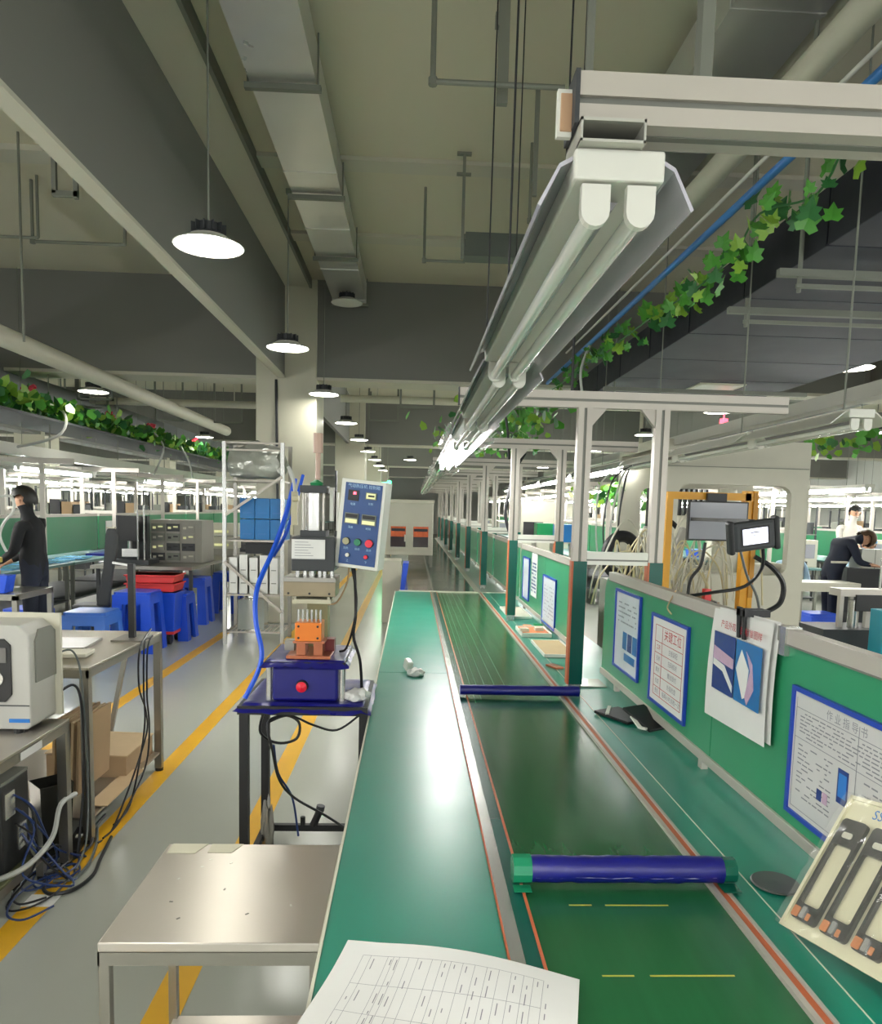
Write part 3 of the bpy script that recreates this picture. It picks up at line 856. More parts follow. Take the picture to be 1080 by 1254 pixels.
foam(.275, .73, 1.60, 'thick blue foam bar with green taped ends nearest the camera', True)
# crumpled glove
def crumple(name, c, sz, label, cat, m, seed, fold=.4):
    rr = random.Random(seed)
    bm = bmesh.new()
    bmesh.ops.create_icosphere(bm, subdivisions=3, radius=1)
    for v in bm.verts:
        p = v.co
        q = 1 + fold * (math.sin(p.x * 5 + seed) * math.cos(p.y * 7 + seed * 2) * .5 + rr.uniform(-.12, .12))
        v.co = Vector((p.x * sz[0] * q, p.y * sz[1] * q, max(0, (p.z + .6) * sz[2] * q)))
    vs = [v.co + Vector(c) for v in bm.verts]; fs = [tuple(x.index for x in f.verts) for f in bm.faces]
    bm.free()
    return MB().add(vs, fs).build(name, m, label=label, cat=cat, smooth=True)
crumple('crumpled_wipe', (.035, 3.70, .751), (.045, .05, .022), 'crumpled cream cloth wipe on the teal worktop', 'cloth', PAPER, 2)
obox((-.005, 3.80, .785), (.035, .06, .055), (.3, .1, .4)).build('small_bottle', mat('bottle_white', 'd6dccf', .2, alpha=.8), label='small translucent white block behind the crumpled wipe', cat='bottle', bevel=.008)
# paper form at the bottom edge
t = thing('printed_form', 'large white printed form lying over the conveyor at the bottom edge', 'paper', (.1, 1.1, .752))
def fz(a, b):
    return .756 + .012 * math.sin(a * 3.2) + .03 * max(0, .16 - abs(a)) * b + .006 * math.sin(b * 6 + a * 4)
P0 = Vector((-.108, 1.365, 0)); e1 = Vector((.431, -.112, 0)); e2 = Vector((-.098, -.38, 0))
vs = []; NA, NB = 20, 14
for i in range(NA + 1):
    for j in range(NB + 1):
        p = P0 + e1 * (i / NA) + e2 * (j / NB)
        vs.append((p.x, p.y, fz(i / NA, 1 - j / NB)))
fs = [(i * (NB + 1) + j, (i + 1) * (NB + 1) + j, (i + 1) * (NB + 1) + j + 1, i * (NB + 1) + j + 1) for i in range(NA) for j in range(NB)]
MB().add(vs, fs).build('paper_sheet', PAPER, t, smooth=True)
m = MB(); rr = random.Random(5)
def onform(a, b, dz=.0007):
    p = P0 + e1 * a + e2 * b
    return Vector((p.x, p.y, fz(a, 1 - b) + dz))
def strip(a0, b0, a1, b1, w_):
    # thin printed line following the sheet
    n = 8
    dd = Vector((a1 - a0, b1 - b0)); nrm = Vector((-dd.y, dd.x)).normalized() * w_
    vs = []
    for k in range(n + 1):
        a = a0 + dd.x * k / n; b = b0 + dd.y * k / n
        vs += [onform(a - nrm.x, b - nrm.y), onform(a + nrm.x, b + nrm.y)]
    m.add(vs, [(2 * k, 2 * k + 1, 2 * k + 3, 2 * k + 2) for k in range(n)])
cols = [.10, .135, .21, .235, .26, .30, .34, .40, .44, .48, .53, .58, .63, .68, .73, .78, .82, .86]
for a in cols:
    strip(a, .1, a, .98, .0008)
for b in (.1, .3, .5, .72):
    strip(.10, b, .86, b, .0011)
for a in cols:
    b = .12
    while b < .95:
        L = rr.uniform(.02, .08)
        if rr.random() < .6:
            strip(a + .018, b, a + .018, b + L, .002)
        b += L + rr.uniform(.02, .08)
m.build('print', [INK], t, fix=False)
# trays and parts on the bench beyond the nearest post
def tray(name, x0, x1, y0, y1, z, label, mi, h=.02, cat='tray'):
    t = thing(name, label, cat, ((x0 + x1) / 2, (y0 + y1) / 2, z))
    m = MB().box(x0, x1, y0, y1, z, z + .004)
    for a in ((x0, x1, y0, y0 + .008), (x0, x1, y1 - .008, y1), (x0, x0 + .008, y0, y1), (x1 - .008, x1, y0, y1)):
        m.box(*a, z, z + h)
    m.build('tray_body', WHITE, t, bevel=.002)
    box(x0 + .012, x1 - .012, y0 + .012, y1 - .012, z + .004, z + h * .8).build('insert', mi, t)
    return t
tray('parts_tray', .79, .985, 4.22, 4.72, .751, 'white shallow tray with brown sheet just past the nearest post', CARDL)
tray('parts_tray', .76, .965, 4.9, 5.22, .751, 'white tray with orange parts beyond the brown sheet tray', mat('orange_parts', 'c97a4c', .6, 0, .3, 40), .03)
tray('parts_tray', .78, .97, 5.75, 6.35, .751, 'grey tray beside the second post foot', OFFW, .02)
for k, (x, y, mm) in enumerate([(.79, 5.0, OFFW), (.90, 5.05, OFFW), (.86, 5.3, ORANGE), (.95, 5.36, GREENB)]):
    z = .776 if k < 2 else .751
    box(x - .03, x + .03, y - .03, y + .03, z, z + .022).build('small_carton', mm, label=['white carton at the left end of the orange parts tray', 'white carton in the middle of the orange parts tray', 'orange block on the bench behind the orange parts tray', 'green block on the bench behind the orange parts tray'][k], cat='box', bevel=.002)
box(.80, .97, 3.5, 3.66, .751, .757).build('acrylic_sheet', mat('acrylic_grey', 'a9b3a6', .15), label='pale acrylic sheet on the bench behind the nearest post foot', cat='sheet')
obox((.80, 3.95, .757), (.05, .1, .01), (0, 0, .4)).build('copper_strip', COPPER, label='small copper coloured strip left of the nearest post', cat='strip')
# black folding stand under the partition
t = thing('folding_stand', 'black folding device stand with white clips lying under the partition', 'stand', (.92, 2.9, .751))
MB().obox((.90, 2.98, .76), (.14, .2, .012), (0, 0, .5)).build('base_plate', BLACK, t, bevel=.003)
MB().obox((.96, 2.86, .785), (.12, .16, .012), (.35, 0, .5)).build('support_plate', BLACK, t, bevel=.003)
MB().bar((.83, 2.97, .768), (.87, 3.08, .77), .015, .008).build('clip', WHITE, t)
MB().bar((.91, 2.78, .768), (.90, 2.86, .79), .014, .008).bar((.93, 2.76, .768), (.91, 2.78, .768), .012, .008).build('clip', WHITE, t)
# round base
MB().lathe([(.0, 0), (.052, 0), (.055, .003), (.052, .006), (.0, .008)], (.862, 1.60, .752), 32, cap=False).build('round_base', mat('disc_grey', '4a4c4c', .35), label='flat dark grey round plate on the bench beside the blister tray', cat='plate', smooth=True)

# blister tray with phone middle frames, leaning on the partition at the right
t = thing('blister_tray', 'cream blister tray of black phone frames leaning at the lower right', 'tray', (.79, 1.4, .755))
A = Vector((.785, 1.425, .757)); B_ = Vector((.965, 1.50, 1.005)); D_ = Vector((.80, .99, .757))
U = (B_ - A).normalized(); V = (D_ - A).normalized(); V = (V - U * V.dot(U)).normalized(); Nn = U.cross(V)
if Nn.x > 0: Nn = -Nn
LU = (B_ - A).length
def TP(uu, vv, h=0):
    return A + U * uu + V * vv + Nn * h
def tprism(m, poly, h0, h1, mi=0):
    n = len(poly)
    vs = [TP(a, b, h0) for a, b in poly] + [TP(a, b, h1) for a, b in poly]
    return m.add(vs, [tuple(range(n)), tuple(range(n, 2 * n))] + [(i, (i + 1) % n, (i + 1) % n + n, i + n) for i in range(n)], mi)
def rrect(u0, u1, v0, v1, r, n=4):
    o = []
    for cx, cy, a0 in ((u1 - r, v1 - r, 0), (u0 + r, v1 - r, PI / 2), (u0 + r, v0 + r, PI), (u1 - r, v0 + r, 1.5 * PI)):
        for k in range(n + 1):
            a = a0 + PI / 2 * k / n
            o.append((cx + r * math.cos(a), cy + r * math.sin(a)))
    return o
m = MB(); tprism(m, rrect(0, LU, 0, .42, .012), -.006, 0); m.build('tray_sheet', TRAYC, t)
m = MB()
for a in ((0, .008, 0, .42), (LU - .008, LU, 0, .42), (0, LU, 0, .008)):
    tprism(m, [(a[0], a[2]), (a[1], a[2]), (a[1], a[3]), (a[0], a[3])], 0, .006)
m.build('tray_rim', TRAYC, t)
for k in range(4):
    v0 = .022 + k * .082
    fr = MB(); O = rrect(.025, LU - .055, v0, v0 + .066, .01); I = rrect(.06, LU - .115, v0 + .007, v0 + .059, .006)
    n = len(O)
    vs = [TP(a, b, .003) for a, b in O] + [TP(a, b, .012) for a, b in O] + [TP(a, b, .003) for a, b in I] + [TP(a, b, .012) for a, b in I]
    fs = []
    for i in range(n):
        j = (i + 1) % n
        fs += [(i, j, n + j, n + i), (n + i, n + j, 3 * n + j, 3 * n + i), (2 * n + i, 2 * n + j, 3 * n + j, 3 * n + i)]
    fr.add(vs, fs)
    f = fr.build('phone_frame', BLACKG, t, 'black plastic phone middle frame')
    m = MB(); tprism(m, rrect(LU - .098, LU - .085, v0 + .02, v0 + .045, .004), .012, .014)
    m.build('camera_window', OFFW, f)
    m = MB(); tprism(m, rrect(.028, .05, v0 + .002, v0 + .02, .003), .012, .014); tprism(m, rrect(.03, .045, v0 + .04, v0 + .05, .002), .012, .013)
    m.build('flex_contact', mat('flex_orange', 'c87a42', .35, .4), f)
    m = MB(); tprism(m, rrect(.03, .055, v0 + .024, v0 + .036, .003), .012, .0145)
    m.build('metal_tab', CHROME, f)
m = MB(); rr = random.Random(4); NU, NV = 16, 22
vs = [TP(LU * i / NU, .40 * j / NV, .016 + rr.uniform(0, .006)) for i in range(NU + 1) for j in range(NV + 1)]
m.add(vs, [(i * (NV + 1) + j, (i + 1) * (NV + 1) + j, (i + 1) * (NV + 1) + j + 1, i * (NV + 1) + j + 1) for i in range(NU) for j in range(NV)])
m.build('clear_cover', mat('cover_film', 'f0f0e6', .06, 0, 0, alpha=.10, spec=1), t, smooth=False, fix=False)
m = MB()
Mt = Matrix.Translation(TP(LU - .028, .095, .001)) @ Matrix((V, U, Nn)).transposed().to_4x4()
m.text('SS8', .03, Mt)
m.build('print', INKB, t)

# ---------------------------------------------------------------- stainless side table, lower left
t = thing('steel_table', 'low stainless steel table in the lower left foreground beside the conveyor', 'table', (-.39, 1.64, 0))
MB().box(-.612, -.168, 1.416, 1.856, .70, .72).build('table_top', STEEL, t, bevel=.003)
m = MB().box(-.612, -.168, 1.416, 1.42, .672, .70).box(-.612, -.168, 1.852, 1.856, .672, .70).box(-.612, -.608, 1.416, 1.856, .672, .70).box(-.172, -.168, 1.416, 1.856, .672, .70)
m.build('apron', STEELD, t)
for x in (-.612, -.19):
    for y in (1.418, 1.834):
        box(x, x + .022, y, y + .022, 0, .70).build('leg', STEELD, t, bevel=.002)
box(-.6, -.18, 1.44, 1.846, .235, .25).build('lower_shelf', STEEL, t)
for i, (a, b, y0, y1) in enumerate([(-.60, -.51, 1.80, 1.853), (-.50, -.42, 1.805, 1.853)]):
    MB().add([(a, y1, .7206), (b, y1, .7206), (b - .02, y0, .7206), (a - .0, y0, .7206), (a, y1, .7216), (b, y1, .7216), (b - .02, y0, .7216), (a, y0, .7216)], [(0, 1, 2, 3), (7, 6, 5, 4), (0, 1, 5, 4), (1, 2, 6, 5), (2, 3, 7, 6), (3, 0, 4, 7)]).build('masking_paper', mat('masking', 'c8c4ae', .6), label=['strip of cream masking paper at the back left corner of the steel table', 'second cream masking strip along back edge of the steel table'][i], cat='paper')
rr = random.Random(8)
for k in range(9):
    x = rr.uniform(-.55, -.25); y = rr.uniform(1.5, 1.78)
    MB().obox((x, y, .7205), (.008, .004, .0006), (0, 0, rr.uniform(0, 3))).build('stain', ALUD if k % 2 else WHITE, t)

# ---------------------------------------------------------------- press on its stand
t = thing('press_stand', 'black steel stand with blue covered top carrying the heat press', 'stand', (-.42, 3.17, 0))
MB().box(-.69, -.165, 2.93, 3.42, .755, .79).build('frame_top', BLACK, t)
def droop(x0, x1, y0, y1, z, drop, seed, name, par, mm):
    rr = random.Random(seed); m = MB(); n = 14; vs = []
    for i in range(n + 1):
        for j in range(n + 1):
            x = x0 + (x1 - x0) * i / n; y = y0 + (y1 - y0) * j / n
            e = (i in (0, n)) or (j in (0, n))
            vs.append((x + (rr.uniform(-.004, .004) if e else 0), y + (rr.uniform(-.004, .004) if e else 0), z + rr.uniform(-.0015, .0015) - (drop * rr.uniform(.7, 1.1) if e else 0)))
    m.add(vs, [(i * (n + 1) + j, (i + 1) * (n + 1) + j, (i + 1) * (n + 1) + j + 1, i * (n + 1) + j + 1) for i in range(n) for j in range(n)])
    return m.build(name, mm, par, smooth=True, fix=False)
droop(-.705, -.15, 2.915, 3.435, .798, .034, 1, 'blue_cover', t, NAVYP)
for x in (-.685, -.2):
    for y in (2.94, 3.38):
        box(x, x + .036, y, y + .036, 0, .755).build('leg', BLACK, t)
MB().box(-.66, -.19, 3.385, 3.41, .06, .09).box(-.68, -.655, 2.96, 3.39, .06, .09).build('rung', BLACK, t)

t = thing('heat_press', 'pneumatic heat press with steel cylinder, bronze plate and blue control box', 'press', (-.42, 3.1, .80))
MB().box(-.56, -.29, 2.98, 3.34, .80, .945).build('base_box', NAVYP, t, bevel=.012)
droop(-.605, -.245, 2.95, 3.36, .972, .03, 3, 'base_cover', t, NAVYP)
MB().box(-.59, -.26, 2.97, 3.35, .945, .966).build('base_plate', BLACK, t)
for x in (-.575, -.275):
    cyl((x, 3.0, .80), (x, 3.0, .945), .012, 10).build('corner_pillar', CHROME, t)
bt = MB().lathe([(0, 0), (.02, 0), (.022, .008), (.0, .02)], (0, 0, 0), 18, cap=False)
bt.v = [Vector((p.x - .437, 2.965 - p.z, p.y + .865)) for p in bt.v]
bt.build('emergency_button', REDB, t, smooth=True)
bt = MB().lathe([(0, 0), (.026, 0), (.024, .014), (0, .014)], (0, 0, 0), 18, cap=False)
bt.v = [Vector((p.x - .437, 2.982 - p.z, p.y + .865)) for p in bt.v]
bt.build('button_collar', BLACK, t)
MB().box(-.505, -.325, 2.99, 3.2, .974, .988).build('copper_bed', COPPER, t, bevel=.002)
for x in (-.465, -.395):
    box(x, x + .038, 3.0, 3.09, .988, 1.045).build('copper_foot', COPPER, t, bevel=.002)
MB().box(-.478, -.348, 2.99, 3.1, 1.04, 1.048).build('copper_flange', COPPER, t)
m = MB().box(-.47, -.362, 2.992, 3.1, 1.048, 1.125)
m.build('orange_block', ORANGE, t, bevel=.003)
m = MB()
for x in (-.455, -.377):
    for z in (1.062, 1.11):
        m.cyl((x, 2.992, z), (x, 2.988, z), .005, 8)
m.build('bolt', BLACK, t)
m = MB()
for k in range(6):
    m.cyl((-.46 + k * .018, 3.03, 1.125), (-.46 + k * .018, 3.03, 1.175), .005, 8)
m.build('pin_row', CHROME, t)
box(-.53, -.49, 3.1, 3.16, .988, 1.03).build('side_clamp', STEELD, t); box(-.36, -.32, 3.1, 3.16, .988, 1.04).build('side_clamp', mat('clamp_red', '7a2c2c', .4), t)
box(-.455, -.365, 3.24, 3.33, .974, 1.46).build('rear_column', OLIVE, t)
MB().box(-.515, -.305, 2.98, 3.14, 1.235, 1.295).build('ram_plate', BRASS, t, bevel=.002)
MB().box(-.515, -.305, 2.975, 3.15, 1.295, 1.312).build('ram_top_plate', STEELD, t)
MB().box(-.48, -.325, 2.99, 3.1, 1.205, 1.222).box(-.475, -.465, 2.995, 3.0, 1.222, 1.235).box(-.34, -.33, 2.995, 3.0, 1.222, 1.235).build('lower_plate', mat('teflon', 'b9b59c', .5), t)
m = MB()
for x in (-.495, -.41, -.33):
    m.cyl((x, 2.979, 1.247), (x, 2.985, 1.247), .005, 8)
m.build('bolt', BLACK, t)
m = MB()
for k, x in enumerate((-.465, -.435, -.405, -.375, -.355, -.325)):
    m.cyl((x, 3.03, 1.312), (x, 3.03, 1.335 + .006 * (k % 2)), .009, 10)
m.cyl((-.41, 3.05, 1.312), (-.41, 3.05, 1.38), .016, 12)
m.build('spring_bolt', CHROME, t)
MB().box(-.49, -.315, 3.02, 3.2, 1.335, 1.475).box(-.46, -.36, 3.2, 3.24, 1.35, 1.46).build('press_head', DGREY, t, bevel=.004)
MB().obox((-.42, 3.012, 1.425), (.135, .004, .08), (0, 0, 0)).build('name_plate', PAPER, t)
m = MB()
for k in range(6):
    m.box(-.475, -.40 - .01 * (k % 3), 3.009, 3.01, 1.398 + k * .011, 1.400 + k * .011)
m.box(-.487, -.353, 3.0092, 3.01, 1.387, 1.388)
m.build('print', INK, t)
MB().box(-.46, -.355, 3.05, 3.17, 1.475, 1.50).build('cylinder_flange', DGREY, t)
MB().cyl((-.41, 3.11, 1.50), (-.41, 3.11, 1.655), .036, 20).build('air_cylinder', CHROME, t, smooth=True)
m = MB()
for x in (-.452, -.368):
    m.cyl((x, 3.08, 1.5), (x, 3.08, 1.66), .006, 8)
m.build('tie_rod', STEELD, t)
MB().box(-.462, -.352, 3.05, 3.17, 1.655, 1.685).build('cylinder_cap', DGREY, t)
MB().lathe([(0, 0), (.025, 0), (.028, .012), (.0, .028)], (-.40, 3.1, 1.685), 12, cap=False).build('green_silencer', GREENB, t)
MB().cyl((-.395, 3.1, 1.71), (-.395, 3.1, 1.82), .011, 8).cyl((-.395, 3.1, 1.82), (-.395, 3.1, 1.90), .020, 8).build('muffler', mat('muffler_rose', 'b79a8a', .4), t)
MB().box(-.505, -.48, 3.1, 3.13, 1.52, 1.66).cyl((-.495, 3.08, 1.63), (-.47, 3.08, 1.63), .014, 10).cyl((-.50, 3.1, 1.48), (-.50, 3.1, 1.52), .008).build('valve_body', mat('valve_cream', 'b3ae90', .4), t)
MB().box(-.345, -.33, 3.1, 3.14, 1.54, 1.68).box(-.325, -.31, 3.1, 3.14, 1.5, 1.66).build('valve_block', WHITE, t)
tube([(-.49, 3.1, 1.66), (-.50, 3.11, 1.72), (-.52, 3.12, 1.76), (-.50, 3.13, 1.70)], .007).build('hose', CABLEW, t)
# control box, slightly turned
cb = MB()
T_L = Vector((-.318, 3.06, 1.722)); T_R = Vector((-.135, 3.02, 1.705)); B_L = Vector((-.322, 3.06, 1.357))
ux = (T_R - T_L); uw = ux.length; ux.normalize(); uz = (T_L - B_L); uz = uz - ux * uz.dot(ux); uh = uz.length; uz.normalize(); un = ux.cross(uz)
if un.y > 0: un = -un
def CB(a, b, h=0): return B_L + ux * (a * uw) + uz * (b * uh) + un * h
def cbox(m, a0, a1, b0, b1, h0, h1, mi=0):
    vs = [CB(a, b, h) for a in (a0, a1) for b in (b0, b1) for h in (h0, h1)]
    return m.add(vs, [(0, 1, 3, 2), (4, 6, 7, 5), (0, 4, 5, 1), (2, 3, 7, 6), (0, 2, 6, 4), (1, 5, 7, 3)], mi)
m = MB(); cbox(m, 0, 1, 0, 1, -.10, 0); box_ = m.build('control_box', WHITE, t, bevel=.003)
m = MB(); cbox(m, .10, .93, .04, .96, 0, .003); m.build('blue_panel', PANELB, box_)
m = MB(); cbox(m, .18, .42, .76, .88, .003, .006); m.build('black_switch', BLACK, box_)
m = MB(); cbox(m, .30, .36, .83, .86, .006, .008); m.build('red_led', LED_R, box_)
m = MB()
for a0, a1, b0, b1 in ((.58, .82, .79, .87), (.16, .46, .50, .62), (.54, .86, .50, .62)):
    cbox(m, a0, a1, b0, b1, .003, .010)
m.build('meter_housing', mat('meter_grey', '6d7466', .4), box_)
m = MB()
for a0, a1, b0, b1 in ((.60, .80, .80, .86), (.18, .44, .51, .555), (.56, .84, .51, .55)):
    cbox(m, a0, a1, b0, b1, .010, .012)
m.build('meter_face', LCD, box_)
m = MB()
for a0, a1, b0, b1 in ((.64, .78, .82, .84), (.56, .84, .57, .61), (.18, .44, .57, .61)):
    cbox(m, a0, a1, b0, b1, .010, .013)
m.build('meter_window', BLACK, box_)
for a, b, mm, nm, rr_ in ((.24, .30, mat('knob_cream', 'a8a480', .4), 'knob', .014), (.50, .30, mat('button_green', '0f7a50', .3), 'green_button', .014), (.76, .30, REDB, 'red_button', .016), (.30, .145, WHITE, 'lamp', .008), (.72, .145, REDB, 'small_red_button', .008)):
    m = MB(); c = CB(a, b, .003); m.cyl(c, c + un * .004, rr_ * 1.15, 14, mi=1); m.cyl(c + un * .004, c + un * .012, rr_, 14)
    m.build(nm, [mm, BLACK], box_)
m = MB(); 
Mt = Matrix.Translation(CB(.52, .925, .0035)) @ Matrix((ux, uz, un)).transposed().to_4x4()
m.text('气动热压机 控制箱', .0165, Mt)
for a, b, tt in ((.3, .72, '电源'), (.7, .74, '计数'), (.3, .46, '温度'), (.7, .46, '时间'), (.24, .22, '加热'), (.5, .22, '启动'), (.76, .22, '急停'), (.3, .08, '上'), (.72, .08, '下')):
    m.text(tt, .011, Matrix.Translation(CB(a, b, .0035)) @ Matrix((ux, uz, un)).transposed().to_4x4())
m.build('print', mat('print_pale', '9fc6e6', .5, 0, 0), box_)
MB().box(-.325, -.318, 3.1, 3.14, 1.40, 1.75).box(-.33, -.318, 3.1, 3.13, 1.44, 1.47).build('mount_bar', DGREY, t)
tube([(-.24, 3.08, 1.36), (-.235, 3.1, 1.28), (-.232, 3.12, 1.15), (-.24, 3.12, 1.05), (-.21, 3.1, .95), (-.20, 3.1, .82)], .007).build('black_cable', CABLEK, label='black cable hanging from the blue control box', cat='cable')
tube([(-.25, 3.08, 1.36), (-.228, 3.1, 1.22), (-.24, 3.1, 1.1), (-.27, 3.12, 1.0), (-.30, 3.14, .98)], .005).build('black_cable', CABLEK, label='second thinner black cable below the blue control box', cat='cable')
tube([(-.26, 3.1, 1.36), (-.27, 3.1, 1.28), (-.31, 3.1, 1.2), (-.35, 3.1, 1.19)], .004).build('brown_wire', CARD, label='thin brown wire from control box to the press head', cat='cable')
tube([(-.52, 3.3, 1.72), (-.56, 3.28, 1.55), (-.60, 3.2, 1.40), (-.645, 3.1, 1.25), (-.64, 3.05, 1.12), (-.61, 3.02, 1.0), (-.62, 3.0, .92), (-.67, 2.98, .81)], .011).build('blue_hose', BLUEH, label='bright blue air hose looping down left of the press', cat='hose')
tube([(-.50, 3.4, 1.74), (-.55, 3.3, 1.5), (-.60, 3.22, 1.38)], .008).build('blue_hose', BLUEH, label='second blue air hose running into the first above the press', cat='hose')
crumple('white_rag', (-.215, 3.03, .80), (.05, .06, .026), 'crumpled white rag on the blue stand top right of the press', 'rag', PAPER, 9)
tube([(-.6, 3.0, .74), (-.61, 3.0, .66), (-.55, 3.05, .60), (-.47, 3.05, .62), (-.46, 3.05, .69), (-.52, 3.05, .72), (-.58, 3.0, .70), (-.56, 3.0, .58), (-.55, 3.1, .42), (-.50, 3.2, .30), (-.38, 3.3, .18), (-.28, 3.35, .09)], .006).build('black_cable', CABLEK, label='black cable looping below the press stand top', cat='cable')
tube([(-.58, 3.02, .70), (-.50, 3.05, .72), (-.40, 3.05, .68), (-.30, 3.05, .66), (-.20, 3.05, .73)], .005).build('black_cable', CABLEK, label='black cable sagging under the front edge of the blue stand', cat='cable')
tube([(-.56, 3.02, .60), (-.555, 3.1, .45), (-.51, 3.2, .30), (-.49, 3.25, .1)], .005).build('blue_cable', CABLEB, label='dark blue cable hanging inside the stand legs', cat='cable')
t = thing('air_regulator', 'black air regulator fitting on the lower rung of the press stand', 'regulator', (-.43, 3.39, .09))
MB().cyl((-.44, 3.39, .09), (-.41, 3.39, .16), .018, 10).build('body', BLACK, t); MB().cyl((-.41, 3.39, .16), (-.405, 3.39, .185), .02, 12).build('knob', DGREY, t)
MB().cyl((-.49, 3.39, .09), (-.49, 3.39, .13), .012, 8).build('fitting', BLACK, t)
crumple('metal_bracket', (-.64, 3.3, .0), (.03, .03, .15), 'small grey metal bracket at the foot of the stand leg', 'bracket', STEELD, 4)

# ---------------------------------------------------------------- left tables
def steel_bench(name, label, x0, x1, y0, y1, z, leg=.04, shelf=None, m=STEEL):
    t = thing(name, label, 'table', ((x0 + x1) / 2, (y0 + y1) / 2, 0))
    box(x0, x1, y0, y1, z - .012, z).build('table_top', m, t, bevel=.002)
    MB().box(x0, x1, y0, y0 + .012, z - .05, z - .012).box(x0, x1, y1 - .012, y1, z - .05, z - .012).box(x1 - .012, x1, y0, y1, z - .05, z - .012).box(x0, x0 + .012, y0, y1, z - .05, z - .012).build('apron', STEELD, t)
    for x in (x0, x1 - leg):
        for y in (y0, y1 - leg):
            box(x, x + leg, y, y + leg, .02, z - .012).build('leg', STEELD, t)
            cyl((x + leg / 2, y + leg / 2, 0), (x + leg / 2, y + leg / 2, .02), leg * .6, 10).build('foot', BLACK, t)
    if shelf:
        box(x0 + .01, x1 - .01, y0 + .02, y1 - .02, shelf - .012, shelf).build('lower_shelf', m, t)
    return t
steel_bench('steel_table', 'stainless table at left edge carrying the grey measuring machine', -2.5, -1.47, 1.3, 3.18, .655)
obox((-1.466, 2.85, .625), (.003, .16, .03)).build('table_label', PAPER, label='small printed sticker on the edge of the measuring machine table', cat='sticker')
steel_bench('steel_table', 'stainless table at left with black post and cables, beyond the measuring machine', -2.45, -1.465, 3.36, 4.36, .84, shelf=.12)
# measuring machine
t = thing('measuring_machine', 'grey white benchtop measuring machine with camera window at the left edge', 'machine', (-1.75, 2.95, .655))
prof = [(-2.1, .675), (-1.53, .675), (-1.515, .69), (-1.515, 1.06), (-1.56, 1.10), (-2.1, 1.10)]
MB().prism(prof, 'y', 2.95, 3.16).build('body', mat('machine_grey', 'b7b6ae', .4), t, bevel=.006)
MB().prism([(2.99, .86), (3.155, .86), (3.155, 1.05), (3.12, 1.075), (3.02, 1.075), (2.99, 1.03)], 'x', -1.516, -1.508).build('side_cover', mat('machine_side', '77776f', .45), t)
MB().prism([(-2.1, .79), (-1.61, .79), (-1.585, .82), (-1.585, 1.02), (-1.61, 1.045), (-2.1, 1.045)], 'y', 2.942, 2.951).build('window_recess', BLACK, t)
MB().cyl((-1.645, 2.936, .885), (-1.645, 2.943, .885), .032, 20).cyl((-1.645, 2.932, .885), (-1.645, 2.937, .885), .014, 16).build('lens', CHROME, t)
MB().box(-1.72, -1.60, 2.938, 2.943, .95, 1.01).build('stage', mat('stage_grey', '6c6a66', .4), t)
box(-2.1, -1.52, 2.946, 2.952, .772, .776).build('panel_seam', DGREY, t)
box(-1.60, -1.52, 2.946, 2.951, .705, .72).build('blue_stripe', INKB, t)
for x in (-2.0, -1.58):
    for y in (2.98, 3.12):
        cyl((x, y, .655), (x, y, .677), .02, 10).build('foot', BLACK, t)
MB().box(-2.12, -1.49, 3.16, 3.175, .68, 1.12).build('rear_panel', OFFW, t)
tube([(-1.50, 3.17, .95), (-1.46, 3.2, .95), (-1.445, 3.24, .85), (-1.44, 3.26, .60), (-1.45, 3.3, .35), (-1.44, 3.25, .08), (-1.42, 3.1, .012)], .0045).build('grey_cable', mat('cable_grey', '5c6260', .4), label='grey cable dropping behind the measuring machine to the floor', cat='cable')
tube([(-1.50, 3.17, .78), (-1.46, 3.2, .80), (-1.44, 3.22, .74), (-1.44, 3.24, .55), (-1.45, 3.25, .3), (-1.46, 3.2, .012)], .006).build('black_cable', CABLEK, label='thick black power cable behind the measuring machine', cat='cable')
# things on second table
t = thing('post_stand', 'black square post standing on a plate at the far side of steel table', 'stand', (-1.54, 4.1, .84))
box(-1.62, -1.46, 4.0, 4.2, .84, .85).build('base_plate', STEELD, t); box(-1.556, -1.524, 4.085, 4.115, .85, 1.26).build('post', BLACK, t)
MB().bar((-1.54, 4.1, 1.25), (-1.64, 4.1, 1.265), .02, .012).build('arm', CHROME, t)
obox((-1.85, 3.9, .846), (.35, .3, .012), (0, 0, .1)).build('metal_sheet', mat('panel_dim', '8c8b84', .3, .3), label='flat grey metal panel on the steel table beside black post', cat='panel')
obox((-1.72, 3.62, .852), (.3, .14, .02), (0, 0, .1)).build('keyboard', OFFW, label='pale keyboard shaped slab on the near side of the steel table', cat='keyboard', bevel=.004)
for i, (x, pts) in enumerate([(-1.44, [(4.08, .85), (4.0, .83), (3.98, .6), (3.99, .4), (3.9, .2), (3.75, .02)]), (-1.43, [(4.1, .86), (4.02, .8), (4.0, .55), (4.03, .35), (3.95, .15), (3.6, .012)]), (-1.435, [(4.09, .9), (3.92, .82), (3.9, .62), (4.0, .45), (3.97, .3), (3.55, .012)])]):
    tube([(x, a, b) for a, b in pts] + [(x + .0, pts[-1][0] - .2, .012)], .005).build('black_cable', CABLEK, label=['inner', 'middle', 'outer'][i] + ' black cable hanging off the edge of the black-post table', cat='cable')
MB().bar((-1.70, 4.48, .80), (-1.86, 4.48, .02), .025, .025).build('brace', STEELD, label='slanting steel brace leaning behind the black-post table', cat='brace')
